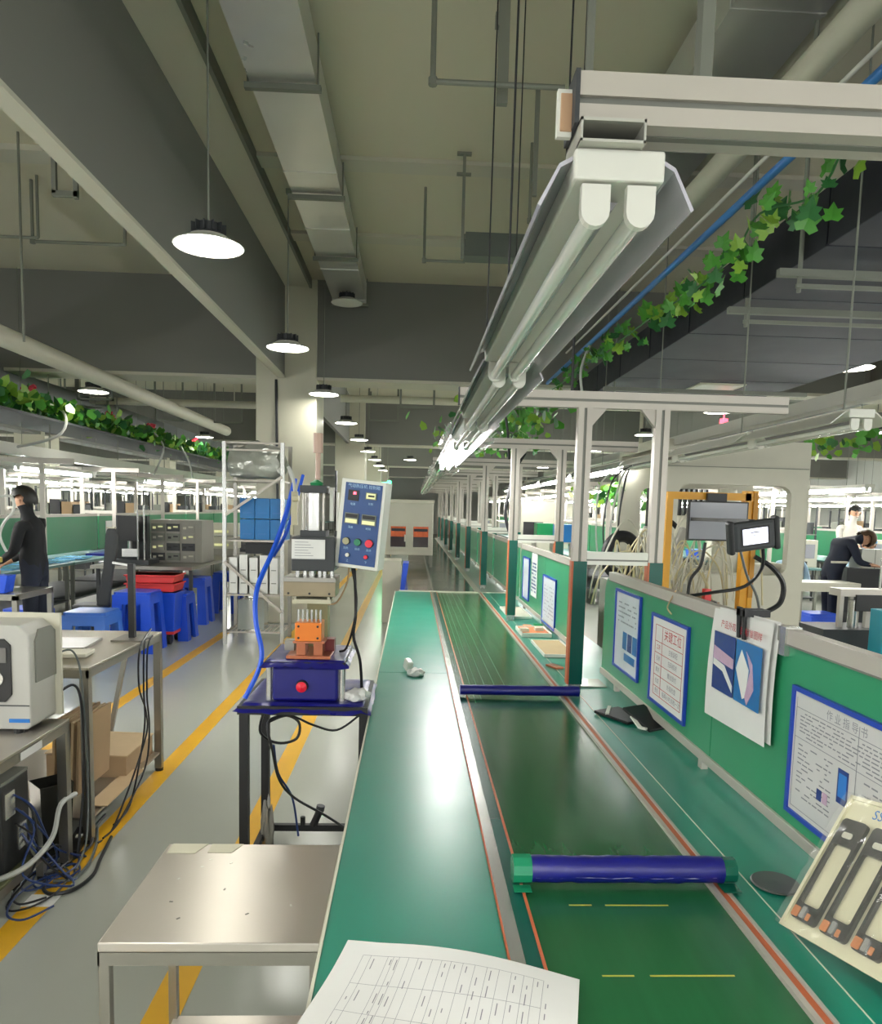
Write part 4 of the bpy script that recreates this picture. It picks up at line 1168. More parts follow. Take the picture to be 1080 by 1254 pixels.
# cardboard
def carton(label, c, sz, rz, name='cardboard_box', flap=True):
    t = thing(name, label, 'box', (c[0], c[1], c[2]))
    obox((c[0], c[1], c[2] + sz[2] / 2), sz, (0, 0, rz)).build('body', CARD, t)
    obox((c[0], c[1], c[2] + sz[2] + .004), (sz[0] * 1.03, sz[1] * 1.02, .006), (0, .03, rz)).build('flap', CARDL, t)
    return t
for k in range(5):
    obox((-1.66 + .028 * k, 3.60, .20 + .19), (.012, .36, .36 - .01 * (k % 2)), (0, .05, 0)).build('cardboard_sheet', CARDL if k % 2 else CARD, label=['innermost', 'second', 'middle', 'fourth', 'outermost'][k] + ' sheet of the upright cardboard stack under the black-post table', cat='cardboard')
carton('flat cardboard carton on the low shelf of the black-post table', (-1.72, 4.1, .12), (.42, .4, .12), 0)
obox((-1.5, 3.75, .128), (.1, .5, .004)).build('cardboard_sheet', CARDL, label='loose cardboard sheet at the edge of the low shelf', cat='cardboard')
t = thing('waste_bin', 'dark translucent bin standing between the two left tables', 'bin', (-1.62, 3.26, 0))
MB().lathe([(.075, 0), (.095, .34), (.1, .34), (.08, 0)], (-1.6, 3.27, 0), 4, cap=False).build('bin_body', mat('bin_dark', '2a2a26', .2), t)
# computer and cable tangle
t = thing('computer_tower', 'black computer tower under the measuring machine table', 'computer', (-1.72, 2.65, .1))
box(-2.0, -1.55, 2.78, 2.98, .142, .50).build('case', BLACK, t, bevel=.004); box(-2.0, -1.55, 2.78, 2.98, .50, .512).build('top_cover', GREYM, t)
box(-1.552, -1.546, 2.8, 2.87, .36, .46).build('port_panel', CHROME, t)
box(-1.552, -1.546, 2.89, 2.95, .2, .3).build('port_panel', CHROME, t)
steel_bench('computer_stand', 'low grey metal stand under the computer tower', -2.05, -1.52, 2.5, 3.05, .14, .03, m=mat('stand_olive', '5c6040', .6))
rr = random.Random(12)
for i in range(8):
    cx, cy, q = -1.50 + rr.uniform(-.04, .06), 2.95 + rr.uniform(-.12, .3), rr.uniform(.06, .13)
    a0 = rr.uniform(0, 6)
    pts = [(-1.545, 2.9 + rr.uniform(-.04, .04), .44 - .03 * i), (-1.50, 2.92, .36 - .03 * i), (-1.505, cy - .02, .12)]
    pts += [(cx + q * .8 * math.cos(a0 + k * .9), cy + q * 1.5 * math.sin(a0 + k * .9), .008 + .006 * (i % 4)) for k in range(7)]
    tube(pts, .0045).build('network_cable', [CABLEB, CABLEK, CABLEB][i % 3], label=['blue', 'black', 'dark blue'][i % 3] + ' cable in the tangle under the measuring machine table', cat='cable', group='tangled cables under the left table')
tube([(-1.40, 3.42, .01), (-1.36, 3.2, .01), (-1.33, 3.05, .01), (-1.36, 2.93, .01), (-1.44, 2.9, .01), (-1.5, 2.98, .01), (-1.5, 3.1, .01), (-1.45, 3.3, .02), (-1.5, 3.45, .03), (-1.5, 3.6, .04)], .008).build('black_cable', CABLEK, label='black cable looping on the floor over the yellow line', cat='cable')
tube([(-1.50, 3.5, .02), (-1.44, 3.35, .01), (-1.39, 3.15, .012), (-1.40, 3.02, .01), (-1.47, 3.0, .01)], .007).build('grey_cable', MATS['cable_grey'], label='grey cable curving over the yellow floor line', cat='cable')
tube([(-1.56, 2.7, .16), (-1.5, 2.85, .15), (-1.47, 3.0, .20), (-1.48, 3.1, .30), (-1.46, 3.2, .31)], .011).build('white_cable', CABLEW, label='thick white hose curving under the measuring machine table', cat='cable')
t = thing('power_strip', 'black power strip on the floor at the foot of the black-post table', 'power strip', (-1.52, 3.42, .0))
obox((-1.53, 3.36, .015), (.06, .26, .03), (0, 0, .2)).build('body', BLACK, t); obox((-1.53, 3.38, .032), (.03, .03, .006), (0, 0, .2)).build('socket', WHITE, t)

# ---------------------------------------------------------------- wire rack
t = thing('wire_rack', 'tall chrome rack with diagonal braces in front of the square column', 'rack', (-1.8, 8.65, 0))
rx0, rx1, ry0, ry1 = -2.12, -1.47, 8.43, 8.95
for x in (rx0, rx1):
    for y in (ry0, ry1):
        box(x - .02, x + .02, y - .02, y + .02, 0, 2.3).build('post', CHROME if y == ry0 else STEELD, t)
for z in (.15, .58, 1.2, 1.88):
    m = MB().box(rx0, rx1, ry0, ry0 + .02, z - .02, z).box(rx0, rx1, ry1 - .02, ry1, z - .02, z).box(rx0, rx0 + .02, ry0, ry1, z - .02, z).box(rx1 - .02, rx1, ry0, ry1, z - .02, z)
    for k in range(1, 12):
        x = rx0 + (rx1 - rx0) * k / 12
        m.box(x - .004, x + .004, ry0, ry1, z - .008, z)
    m.build('shelf', ALU, t)
MB().box(rx0, rx1, ry0, ry0 + .02, 2.2, 2.22).box(rx0, rx1, ry0, ry0 + .02, 2.28, 2.3).box(rx0, rx1, ry1, ry1 + .02, 2.28, 2.3).build('top_rail', ALU, t)
MB().bar((rx0 + .02, ry0 - .03, 1.48), (rx1, ry0 - .03, 1.92), .02, .03).build('brace', ALU, t)
MB().bar((rx0, ry0 - .03, .95), (rx1, ry0 - .03, .38), .02, .03).build('brace', ALU, t)
for k in range(3):
    for q in range(2):
        x = -1.96 + .17 * k
        t = thing('blue_crate', ORD[k] + (' upper' if q else ' lower') + ' blue folded crate on the rack, counted from left', 'crate', (x, 8.6, 1.2 + .24 * q))
        MB().box(x, x + .165, 8.48, 8.85, 1.203 + .24 * q, 1.44 + .24 * q - .005).build('crate_body', BLUEC, t, bevel=.006)
        MB().box(x + .03, x + .13, 8.474, 8.48, 1.26 + .24 * q, 1.275 + .24 * q).build('crate_rib', BLUEPIPE, t)
for k in range(5):
    x = -2.08 + .115 * k
    t = thing('metal_case', ORD[k] + ' grey metal case from the left on the rack under the blue crates', 'case', (x, 8.6, .58))
    box(x, x + .095, 8.46, 8.8, .582, 1.0 + .03 * (k % 2)).build('case_body', GALV, t, bevel=.004)
    MB().box(x + .02, x + .075, 8.452, 8.46, .70, .71).box(x + .02, x + .075, 8.452, 8.46, .85, .86).build('handle', GREYM, t)
box(-1.9, -1.6, 8.5, 8.8, 1.04, 1.16).build('dark_box', BLACK, label='dark box lying on the grey metal cases in the rack', cat='box')
crumple('wrapped_bundle', (-1.80, 8.68, 1.9), (.34, .24, .25), 'clear plastic wrapped bundle on the top shelf of the rack', 'bundle', mat('wrapped_plastic', 'a8aba2', .15, .2, .2, 12, .8), 5, .35)
box(-2.0, -1.7, 8.55, 8.8, .152, .5).build('glass_box', mat('glass_grey', 'a3aaa2', .1, alpha=.6), label='translucent box on the lowest shelf of the rack', cat='box')

# ---------------------------------------------------------------- stools and crates on the left
def stool(x, y, s, h, label, m=BLUEP, z0=0, name='plastic_stool'):
    t = thing(name, label, 'stool', (x, y, z0))
    a, b = s * .5, s * .42
    MB().prism([(-b + .03, -b), (b - .03, -b), (b, -b + .03), (b, b - .03), (b - .03, b), (-b + .03, b), (-b, b - .03), (-b, -b + .03)], 'z', h - .035, h).v
    m_ = MB().prism([(x - b + .03, y - b), (x + b - .03, y - b), (x + b, y - b + .03), (x + b, y + b - .03), (x + b - .03, y + b), (x - b + .03, y + b), (x - b, y + b - .03), (x - b, y - b + .03)], 'z', z0 + h - .035, z0 + h)
    m_.build('seat', m, t, bevel=.006)
    for sx in (-1, 1):
        for sy in (-1, 1):
            l = MB(); lw = .1
            top = [(x + sx * b, y + sy * b), (x + sx * (b - lw), y + sy * b), (x + sx * (b - lw), y + sy * (b - .03)), (x + sx * (b - .03), y + sy * (b - .03)), (x + sx * (b - .03), y + sy * (b - lw)), (x + sx * b, y + sy * (b - lw))]
            k = a / b
            bot = [(x + (p[0] - x) * k, y + (p[1] - y) * k) for p in top]
            vs = [(p[0], p[1], z0 + h - .035) for p in top] + [(p[0], p[1], z0) for p in bot]
            l.add(vs, [tuple(range(6)), tuple(range(6, 12))] + [(i, (i + 1) % 6, (i + 1) % 6 + 6, i + 6) for i in range(6)])
            l.build('leg', m, t)
    MB().box(x - b, x + b, y - b - .004, y - b + .012, z0 + h - .13, z0 + h - .03).box(x - b, x + b, y + b - .012, y + b + .004, z0 + h - .13, z0 + h - .03).box(x - b - .004, x - b + .012, y - b, y + b, z0 + h - .13, z0 + h - .03).box(x + b - .012, x + b + .004, y - b, y + b, z0 + h - .13, z0 + h - .03).build('skirt', m, t)
    return t
stool(-3.13, 7.3, .48, .53, 'light blue plastic stool nearest the left tables, in front of the rest', BLUEL)
stool(-2.94, 8.0, .46, .65, 'tall royal blue plastic stool just behind the light blue one')
stool(-2.78, 8.75, .42, .55, 'royal blue stool beside the red crates, half hidden')
stool(-2.9, 9.95, .42, .62, 'blue stool beyond the red crates toward the grey racks')
stool(-2.72, 11.0, .42, .6, 'blue stool furthest along left benches before the rack')
stool(-3.9, 7.6, .42, .5, 'dark blue stool under the left bench behind the light blue one', BLUEP)
t = thing('hand_cart', 'low wheeled cart under the red crates at left', 'cart', (-2.9, 8.4, 0))
box(-3.15, -2.66, 8.3, 8.66, .12, .15).build('deck', REDP, t)
for x in (-3.1, -2.72):
    for y in (8.34, 8.62):
        cyl((x - .02, y, .06), (x + .02, y, .06), .06, 12).build('wheel', BLACK, t)
for k in range(3):
    z = [.152, .60, .70][k]; hh = [.44, .095, .09][k]
    t = thing('storage_crate', ['dark blue crate at the bottom of the cart stack', 'red crate on the blue crate of the cart stack', 'topmost red crate of the cart stack'][k], 'crate', (-2.9, 8.5, z))
    MB().prism([(-3.17, z), (-2.66, z), (-2.64, z + hh), (-3.19, z + hh)], 'y', 8.3, 8.66).build('crate_body', BLUEP if k == 0 else REDP, t, bevel=.008)
    box(-3.2, -2.63, 8.28, 8.68, z + hh - .015, z + hh).build('rim', BLUEP if k == 0 else REDP, t, bevel=.004)
t = thing('tall_chair', 'tall dark grey padded chair back standing by the light blue stool', 'chair', (-3.17, 7.85, 0))
prof = [(7.78, .5), (7.83, .5), (7.86, 1.0), (7.83, 1.31), (7.80, 1.33), (7.77, 1.31), (7.79, 1.0)]
MB().prism([(-3.30, .5), (-3.17, .5), (-3.12, .85), (-3.07, 1.1), (-3.065, 1.25), (-3.09, 1.32), (-3.17, 1.32), (-3.19, 1.25), (-3.22, .9)], 'y', 7.78, 7.84).build('backrest', DGREY, t, bevel=.02)
box(-3.17, -3.09, 7.775, 7.83, 1.318, 1.335).build('top_cap', OFFW, t)
MB().box(-3.58, -3.28, 7.84, 8.14, .44, .5).build('seat', DGREY, t, bevel=.02)
cyl((-3.4, 7.97, .08), (-3.4, 7.97, .44), .025).build('gas_lift', BLACK, t)
for k in range(5):
    a = 2 * PI * k / 5
    MB().bar((-3.4, 7.97, .07), (-3.4 + .24 * math.cos(a), 7.97 + .24 * math.sin(a), .04), .03, .025).cyl((-3.4 + .24 * math.cos(a), 7.97 + .24 * math.sin(a) - .01, .025), (-3.4 + .24 * math.cos(a), 7.97 + .24 * math.sin(a) + .01, .025), .025, 8).build('leg', BLACK, t)

# ---------------------------------------------------------------- people
def person(label, pel, che, neck, head, arms, legs, top, trou, hair, cap=None, name='person', hr=1.0, face=None):
    """joints in world metres; arms = ((shoulder, elbow, wrist), ...); legs = ((hip, knee, ankle, toe), ...)"""
    t = thing(name, label, 'person', (pel[0], pel[1], 0))
    V_, E_, R_, EM = [], [], [], []
    def v(p, r): V_.append(Vector(p)); R_.append(r); return len(V_) - 1
    def e(a, b, m): E_.append((a, b)); EM.append(m)
    pel, che, neck, head = map(Vector, (pel, che, neck, head))
    p = v(pel, (.15, .11)); s = v(pel.lerp(che, .5), (.135, .10)); c = v(che, (.155, .105)); n = v(neck, .052)
    hd = (head - neck); hb = v(neck + hd * .45, .062); hm = v(head, .088); ht = v(head + hd.normalized() * .085, .062)
    e(p, s, 0); e(s, c, 0); e(c, n, 0); e(n, hb, 2); e(hb, hm, 2); e(hm, ht, 2)
    for sh, el, wr in arms:
        a = v(sh, .062); b = v(el, .046); w_ = v(wr, .032)
        dr = (Vector(wr) - Vector(el)).normalized(); pm = v(Vector(wr) + dr * .07, (.038, .02))
        e(c, a, 0); e(a, b, 0); e(b, w_, 0); e(w_, pm, 2)
        sd = dr.cross(Vector((0, 0, 1)))
        sd = sd.normalized() if sd.length > .1 else Vector((1, 0, 0))
        pw = Vector(wr) + dr * .07
        for q in range(4):
            f1 = v(pw + dr * .035 + sd * (q - 1.5) * .021, .0095); f2 = v(pw + dr * (.07 + .01 * (q in (1, 2))) + sd * (q - 1.5) * .022 - Vector((0, 0, .015)), .008)
            e(pm, f1, 2); e(f1, f2, 2)
        th = v(Vector(wr) + dr * .045 + sd * .048, .0105); th2 = v(Vector(wr) + dr * .075 + sd * .06, .009)
        e(w_, th, 2); e(th, th2, 2)
    for hp, kn, an, to in legs:
        a = v(hp, .088); b = v(kn, .062); cc = v(an, .043); d_ = v(to, (.042, .03))
        e(p, a, 1); e(a, b, 1); e(b, cc, 1); e(cc, d_, 3)
    me = bpy.data.meshes.new('body')
    o_ = Vector((pel[0], pel[1], 0))
    me.from_pydata([q - o_ for q in V_], E_, [])
    ob = bpy.data.objects.new('body', me); C.objects.link(ob)
    md = ob.modifiers.new('skin', 'SKIN'); md.use_smooth_shade = True
    if not me.skin_vertices:
        return t
    for i, r_ in enumerate(R_):
        me.skin_vertices[0].data[i].radius = r_ if isinstance(r_, tuple) else (r_, r_)
        me.skin_vertices[0].data[i].use_root = (i == 0)
    sb = ob.modifiers.new('sub', 'SUBSURF'); sb.levels = 1; sb.render_levels = 1
    bpy.context.view_layer.update()
    me2 = bpy.data.meshes.new_from_object(ob.evaluated_get(bpy.context.evaluated_depsgraph_get()))
    ob.modifiers.clear(); ob.data = me2
    for m_ in (top, trou, SKIN, BLACK):
        me2.materials.append(m_)
    segs = [(V_[a] - o_, V_[b] - o_, (R_[a] if not isinstance(R_[a], tuple) else R_[a][0]), m_) for (a, b), m_ in zip(E_, EM)]
    for f in me2.polygons:
        best = None
        for a, b, r_, m_ in segs:
            ab = b - a; k = max(0, min(1, (f.center - a).dot(ab) / max(ab.length_squared, 1e-9)))
            dd = (f.center - (a + ab * k)).length - r_ * .6
            if best is None or dd < best[0]: best = (dd, m_)
        f.material_index = best[1]; f.use_smooth = True
    ob.parent = t; ob.location = (0, 0, 0); ORG[ob.name] = o_
    # head details
    fd = Vector(face).normalized() if face else Vector((0, -1, 0)); up = hd.normalized(); sd = fd.cross(up).normalized(); fd = up.cross(sd).normalized()
    def hp_(a, b, c_): return head + sd * a + fd * b + up * c_
    m = MB()
    for q in (-1, 1):
        m.lathe([(0, -.012), (.012, 0), (0, .012)], hp_(q * .034, .080, .01), 8, cap=False)
    m.build('eyes', BLACK, t)
    m = MB(); m.add([hp_(-.012, .083, -.02), hp_(.012, .083, -.02), hp_(0, .108, -.02), hp_(0, .086, .02)], [(0, 1, 2), (0, 2, 3), (1, 3, 2), (0, 3, 1)]); m.build('nose', SKIN, t)
    m = MB(); m.bar(hp_(-.02, .085, -.045), hp_(.02, .085, -.045), .006, .007); m.build('mouth', mat('lips', '9c5a4c', .5), t)
    m = MB()
    for q in (-1, 1):
        m.lathe([(0, -.025), (.014, 0), (0, .025)], hp_(q * .09, 0, 0), 8, cap=False)
    m.build('ears', SKIN, t)
    bm = bmesh.new(); bmesh.ops.create_icosphere(bm, subdivisions=3, radius=.104 * hr)
    keep = []
    idx = {}
    mm = MB(); vs = []
    for q in bm.verts:
        idx[q.index] = len(vs)
        x, y, z = q.co
        vs.append(hp_(x * .95, y * .98 - .012, z * 1.12 + .02))
    fs = [tuple(x.index for x in f.verts) for f in bm.faces if (f.calc_center_median().z > .035 or f.calc_center_median().y < -.02) and f.calc_center_median().z > -.07]
    bm.free()
    mm.add(vs, fs).build('hair' if cap is None else 'cap', hair if cap is None else cap, t, smooth=True, fix=False)
    return t
def W3(*a): return Vector(a)
# left operator in black, seen from the side, working at the fixture
px, py = -3.52, 7.0
person('operator in black clothing standing at the left edge with hands on an orange part', (px, py, .95), (px - .02, py, 1.28), (px - .04, py, 1.45), (px - .08, py, 1.58),
       [((px - .03, py - .17, 1.37), (px - .08, py - .2, 1.12), (px - .24, py - .12, 1.03)), ((px - .03, py + .17, 1.37), (px - .08, py + .2, 1.12), (px - .24, py + .12, 1.03))],
       [((px, py - .09, .9), (px, py - .1, .5), (px + .02, py - .1, .09), (px - .12, py - .1, .05)), ((px, py + .09, .9), (px, py + .1, .5), (px + .02, py + .1, .09), (px - .12, py + .1, .05))],
       mat('cloth_black', '15171a', .85, 0, .15, 6), CLOTHN, HAIR, hr=1.1, face=(-1, -.1, -.2))
# right worker bending over the bench
px, py = 5.27, 9.0
person('worker in dark navy clothes bending over the bench at the right edge', (px, py, 1.0), (px + .14, py, 1.26), (px + .26, py - .02, 1.36), (px + .36, py - .04, 1.36),
       [((px + .12, py - .18, 1.33), (px + .2, py - .24, 1.08), (px + .3, py - .3, 1.06)), ((px + .12, py + .18, 1.33), (px + .26, py + .22, 1.08), (px + .36, py + .3, 1.08))],
       [((px, py - .09, .95), (px - .01, py - .1, .5), (px, py - .1, .09), (px + .13, py - .1, .05)), ((px, py + .09, .95), (px + .04, py + .12, .5), (px + .08, py + .12, .09), (px + .2, py + .12, .05))],
       CLOTHN, CLOTHN, HAIRB, hr=1.12, face=(.4, -.2, -1))
obox((5.27, 8.84, 1.075), (.2, .03, .025)).build('belt', OFFW, label='pale belt around the waist of the bending navy worker', cat='belt')
def sitter(label, x, y, z, top, hair, cap=None, fx=0, fy=-1):
    # standing or seated worker behind a bench, facing the work
    ln = .12
    return person(label, (x, y, z - .75), (x + fx * .05, y + fy * .05, z - .4), (x + fx * .1, y + fy * .1, z - .22), (x + fx * .13, y + fy * .14, z - .09),
        [((x - .17, y, z - .32), (x - .2, y + fy * .1, z - .56), (x - .1, y + fy * .3, z - .6)), ((x + .17, y, z - .32), (x + .2, y + fy * .1, z - .56), (x + .1, y + fy * .3, z - .6))],
        [((x - .09, y, z - .8), (x - .1, y + fy * .02, (z - .8) * .52), (x - .1, y, .09), (x - .1, y + fy * .13, .05)), ((x + .09, y, z - .8), (x + .1, y + fy * .02, (z - .8) * .52), (x + .1, y, .09), (x + .1, y + fy * .13, .05))],
        top, CLOTHN, hair, cap, face=(fx, fy, -.2))
sitter('standing man with short black hair and white shirt behind the right benches', 7.27, 12.0, 1.80, CLOTHW, HAIR)
sitter('person with a light blue hair cap behind the white box at right', 6.02, 9.6, 1.36, CLOTHL, HAIR, cap=mat('cap_blue', '58a8e0', .7))
sitter('worker in pale blue smock beside the right machine leg', 5.05, 9.6, 1.33, CLOTHL, HAIR, cap=mat('cap_white', 'd4dde2', .7))
sitter('dark haired worker far behind at right of the white-shirted man', 9.5, 13.9, 1.62, CLOTHW, HAIR)

# ---------------------------------------------------------------- benches in rows
def bench_module(label, cat='workbench', group=None, name='assembly_bench'):
    t = thing(name, label, cat, (0, 0, 0), group)
    MB().box(-.65, .65, 0, 2.26, .77, .80).build('tabletop', mat('bench_top', '557a78', .35), t)
    for x in (-.6, .56):
        for y in (.05, 2.17):
            box(x, x + .04, y, y + .04, 0, .77).build('leg', GREYM, t)
    MB().box(-.6, .6, .07, 2.19, .3, .32).build('lower_shelf', DGREY, t)
    box(-.012, .012, 0, 2.2, .84, 1.36).build('partition_panel', mat('partition_dark', '1f7a4c', .4, 0, .1), t)
    MB().box(-.02, .02, 0, 2.2, 1.36, 1.40).build('top_rail', ALU, t)
    for x in (-.25, .25):
        box(x - .03, x + .03, 0, .04, .80, 2.06).build('post', ALU, t)
    MB().box(-.65, .65, 0, .04, 2.06, 2.13).build('crossbar', ALU, t)
    MB().box(-.25, .25, .005, .035, 1.40, 1.45).build('middle_rail', ALU, t)
    return t
def row_fixture(label, lit, group):
    t = thing('tube_light_fixture', label, 'light fixture', (0, 0, 1.97), group)
    box(-.07, .07, 0.05, 2.2, 2.015, 2.06).build('housing', FIXW, t)
    for x in (-.035, .035):
        cyl((x, .07, 1.985), (x, 2.18, 1.985), .018, 8).build('tube', TUBEON if lit else TUBEOFF, t)
        cyl((x, .3 if x < 0 else 1.9, 2.06), (x, .3 if x < 0 else 1.9, H), .004, 5).build('hanger_rod', GREYM, t)
        MB().box(x - .02, x + .02, .05, .07, 1.965, 2.015).box(x - .02, x + .02, 2.18, 2.2, 1.965, 2.015).build('lamp_holder', FIXW, t)
    return t
proto_b = bench_module('x', group='benches in rows')
proto_on = row_fixture('x', True, 'g'); proto_off = row_fixture('x', False, 'g')
first = [True, True, True]
def put(o, k, loc, label, group):
    if first[k]:
        first[k] = False; c = o; c.location = loc; c['label'] = label; c['group'] = group
        return c
    base = {0: proto_b, 1: proto_on, 2: proto_off}[k]
    c = copy_tree(base); c.location = loc; c['label'] = label; c['group'] = group
    return c
NOB = {3: 1}
ROWS = [(-5.0, 7.4, 15, 'first row at left'), (-8.2, 6.2, 15, 'second row at left'), (-12.5, 8, 14, 'third row at left'),
        (6.0, 9.3, 13, 'first row at right'), (8.6, 9.3, 13, 'second row at right'), (12.5, 9, 13, 'third row at right'), (3.6, 12.5, 9, 'row behind the posts')]
for r_i, (x, y0, n, nm) in enumerate(ROWS):
    for k in range(n):
        y = y0 + 2.28 * k
        if k >= NOB.get(r_i, 0):
            put(proto_b, 0, (x, y, 0), ORD[k] + ' green-partitioned assembly bench of the ' + nm, 'benches of the ' + nm)
        lit = (k % 2 == 1) if r_i == 0 else True
        zo = 2.12 - 2.06 - .04
        put(proto_on if lit else proto_off, 1 if lit else 2, (x - .1, y, 1.97), ORD[k] + (' lit' if lit else ' unlit') + ' tube fixture over the ' + nm, ('lit' if lit else 'unlit') + ' fixtures of the ' + nm)
# extra lit fixtures added outside the frame, beside and behind the camera, for light
for x, y in ((-5.1, 5.1), (-5.1, 2.8), (-5.1, .5), (5.9, 2.0), (5.9, 4.3), (4.4, .2), (4.4, -2.2), (-3.3, -1.0), (-3.3, -3.4)):
    c = put(proto_on, 1, (x, y, 1.97), 'lit tube fixture added out of view beside the camera for more light', 'added lit fixtures beside the camera')

# goods and machines on the rows
def bench_machine(kind):
    t = thing('bench_machine' if kind < 2 else 'component_bin', 'x', 'machine' if kind < 2 else 'bin', (0, 0, 0))
    if kind == 0:
        box(-.25, .25, -.25, .25, 0, .45).build('housing', BEIGE, t, bevel=.01); box(-.2, .2, -.256, -.25, .15, .38).build('window', SCREEN, t); box(-.06, .06, -.3, -.25, .04, .1).build('handle', DGREY, t)
    elif kind == 1:
        MB().box(-.2, .2, -.2, .2, 0, .05).box(-.16, -.12, .05, .15, .05, .5).box(.12, .16, .05, .15, .05, .5).box(-.2, .2, -.1, .15, .5, .58).build('frame', DGREY, t); cyl((0, 0, .3), (0, 0, .5), .05).build('cylinder', CHROME, t)
    else:
        MB().prism([(-.12, 0), (.12, 0), (.15, .14), (-.15, .14)], 'y', -.2, .2).build('bin_body', BLUEP, t); box(-.16, .16, -.21, .21, .13, .145).build('rim', BLUEL, t)
    return t
BM = [bench_machine(k) for k in range(3)]
used = [0, 0, 0]
rr = random.Random(44)
for r_i, (x, y0, n, nm) in enumerate(ROWS):
    for k in range(n):
        for q in range(0 if k < NOB.get(r_i, 0) else 2 if r_i not in (0,) else 1):
            kd = rr.choice([0, 1, 2, 0])
            xx = x + rr.choice([-.4, .4]) if r_i else x - .35
            yy = y0 + 2.28 * k + .45 + q * 1.05 + rr.uniform(-.1, .1)
            o = BM[kd]
            if used[kd]: o = copy_tree(o)
            used[kd] = 1
            o.location = (xx, yy, .801); 
            w_ = ['pale boxy machine', 'dark framed press', 'blue component bin'][kd]
            o['label'] = w_ + (' on near end of ' if q == 0 else ' on far end of ') + ORD[k] + ' bench, ' + nm; o['group'] = w_ + 's on the ' + nm

# ---------------------------------------------------------------- left middle distance
t = thing('blue_light_sheets', 'pale blue sheets painting the blue light on the left bench top', 'stack', (-4.55, 9.0, .80))  # sheets coloured pale blue in place of blue light on the bench top
for k in range(4):
    obox((-4.62, 8.6 + .55 * k, .812 + .01 * (k % 2)), (.34, .5, .02), (0, 0, .05 * k)).build('sheet', mat('blue_light_tint', '7db6dc', .15), t)
box(-4.75, -4.4, 10.9, 12.4, .801, .83).build('dark_tray', NAVYP, label='dark blue tray beyond the blue sheets on left bench', cat='tray')
t = thing('press_machine', 'black and silver assembly press beyond the tall chair back at left', 'machine', (-3.6, 9.6, .8))
MB().box(-3.9, -3.35, 9.5, 9.9, .80, .86).box(-3.85, -3.45, 9.75, 9.85, .86, 1.42).build('frame', DGREY, t)
MB().box(-3.75, -3.5, 9.55, 9.75, 1.1, 1.42).build('head', BLACK, t)
MB().box(-3.7, -3.5, 9.54, 9.6, .9, 1.0).cyl((-3.62, 9.6, 1.0), (-3.62, 9.6, 1.15), .03).cyl((-3.5, 9.55, .86), (-3.5, 9.55, 1.5), .012).cyl((-3.42, 9.55, .86), (-3.42, 9.55, 1.55), .012).build('guide_rod', CHROME, t)
t = thing('instrument_bench', 'steel topped bench carrying the press and grey instrument rack at left', 'bench', (-3.4, 10.9, 0))
box(-4.0, -2.75, 9.3, 12.6, .76, .80).build('bench_top', STEELD, t)
for i, (x, y) in enumerate(((-2.8, 9.35), (-2.8, 12.5), (-3.95, 9.35), (-3.95, 12.5))):
    box(x, x + .04, y, y + .04, 0, .76).build('leg', DGREY, t)
t = thing('instrument_rack', 'pale grey instrument rack with rows of modules on the left bench', 'instrument', (-3.1, 10.2, .8))
box(-3.5, -2.82, 10.0, 10.6, .80, 1.37).build('case', BEIGED, t, bevel=.005)
rr = random.Random(6)
for a in range(4):
    for b in range(3):
        x = -3.48 + b * .2; z = .83 + a * .13
        box(x, x + .17, 9.985, 10.0, z, z + .1).build('module', [BEIGED, GREYM, DGREY][rr.randint(0, 2)], t)
        MB().box(x + .02, x + .06, 9.98, 9.985, z + .03, z + .06).box(x + .09, x + .15, 9.98, 9.985, z + .05, z + .07).build('module_face', [OFFW, BLACK, LCD][rr.randint(0, 2)], t)
t = thing('meter_stack', 'stack of two cream meters beyond the instrument rack by the wire rack', 'instrument', (-2.95, 11.8, .8))
for k in range(2):
    box(-3.2, -2.78, 11.7, 12.1, .9 + .21 * k, 1.09 + .21 * k).build('meter', BEIGE, t); box(-3.1, -2.88, 11.69, 11.7, .94 + .21 * k, .98 + .21 * k).build('meter_window', LCD, t)
box(-3.18, -2.8, 11.7, 12.1, .801, .9).build('meter_base', BEIGED, t)
# table and fixture at the far left edge
steel_bench('steel_bench', 'dark steel bench at the left edge where the operator in black works', -4.6, -3.22, 6.1, 6.72, .82, m=STEELD)
t = thing('test_fixture', 'silver and dark pneumatic test fixture on the bench at the left edge', 'machine', (-3.75, 6.45, .82))
MB().box(-4.05, -3.55, 6.3, 6.65, .821, .86).build('base', STEELD, t)
for x in (-3.98, -3.72):
    cyl((x, 6.35, .86), (x, 6.35, 1.3), .02).build('guide_rod', CHROME, t)
MB().box(-4.05, -3.6, 6.3, 6.5, 1.2, 1.36).build('middle_plate', DGREY, t); MB().box(-4.05, -3.58, 6.3, 6.5, 1.36, 1.38).build('upper_plate', CHROME, t)
cyl((-3.75, 6.4, 1.38), (-3.75, 6.4, 1.58), .04).build('air_cylinder', CHROME, t, smooth=True)
MB().lathe([(0, 0), (.05, .02), (.06, .08), (.03, .13), (0, .14)], (-3.56, 6.4, 1.58), 14, cap=False).cyl((-3.56, 6.4, 1.38), (-3.56, 6.4, 1.58), .015).build('lamp_head', BLACK, t, smooth=True)
tube([(-3.56, 6.4, 1.6), (-3.40, 6.4, 1.62), (-3.38, 6.4, 1.5), (-3.46, 6.4, 1.40), (-3.5, 6.4, 1.28), (-3.45, 6.4, 1.15)], .012).build('hose', CABLEW, t)
obox((-3.80, 6.72, .93), (.2, .1, .18)).build('orange_part', ORGLOVE, label='orange and yellow part held by the operator in black', cat='part', bevel=.02)
obox((-3.80, 6.72, 1.05), (.22, .13, .05)).build('yellow_lid', mat('lid_yellow', 'd9c26a', .5), label='yellow lid on top of the orange part at left', cat='lid', bevel=.01)
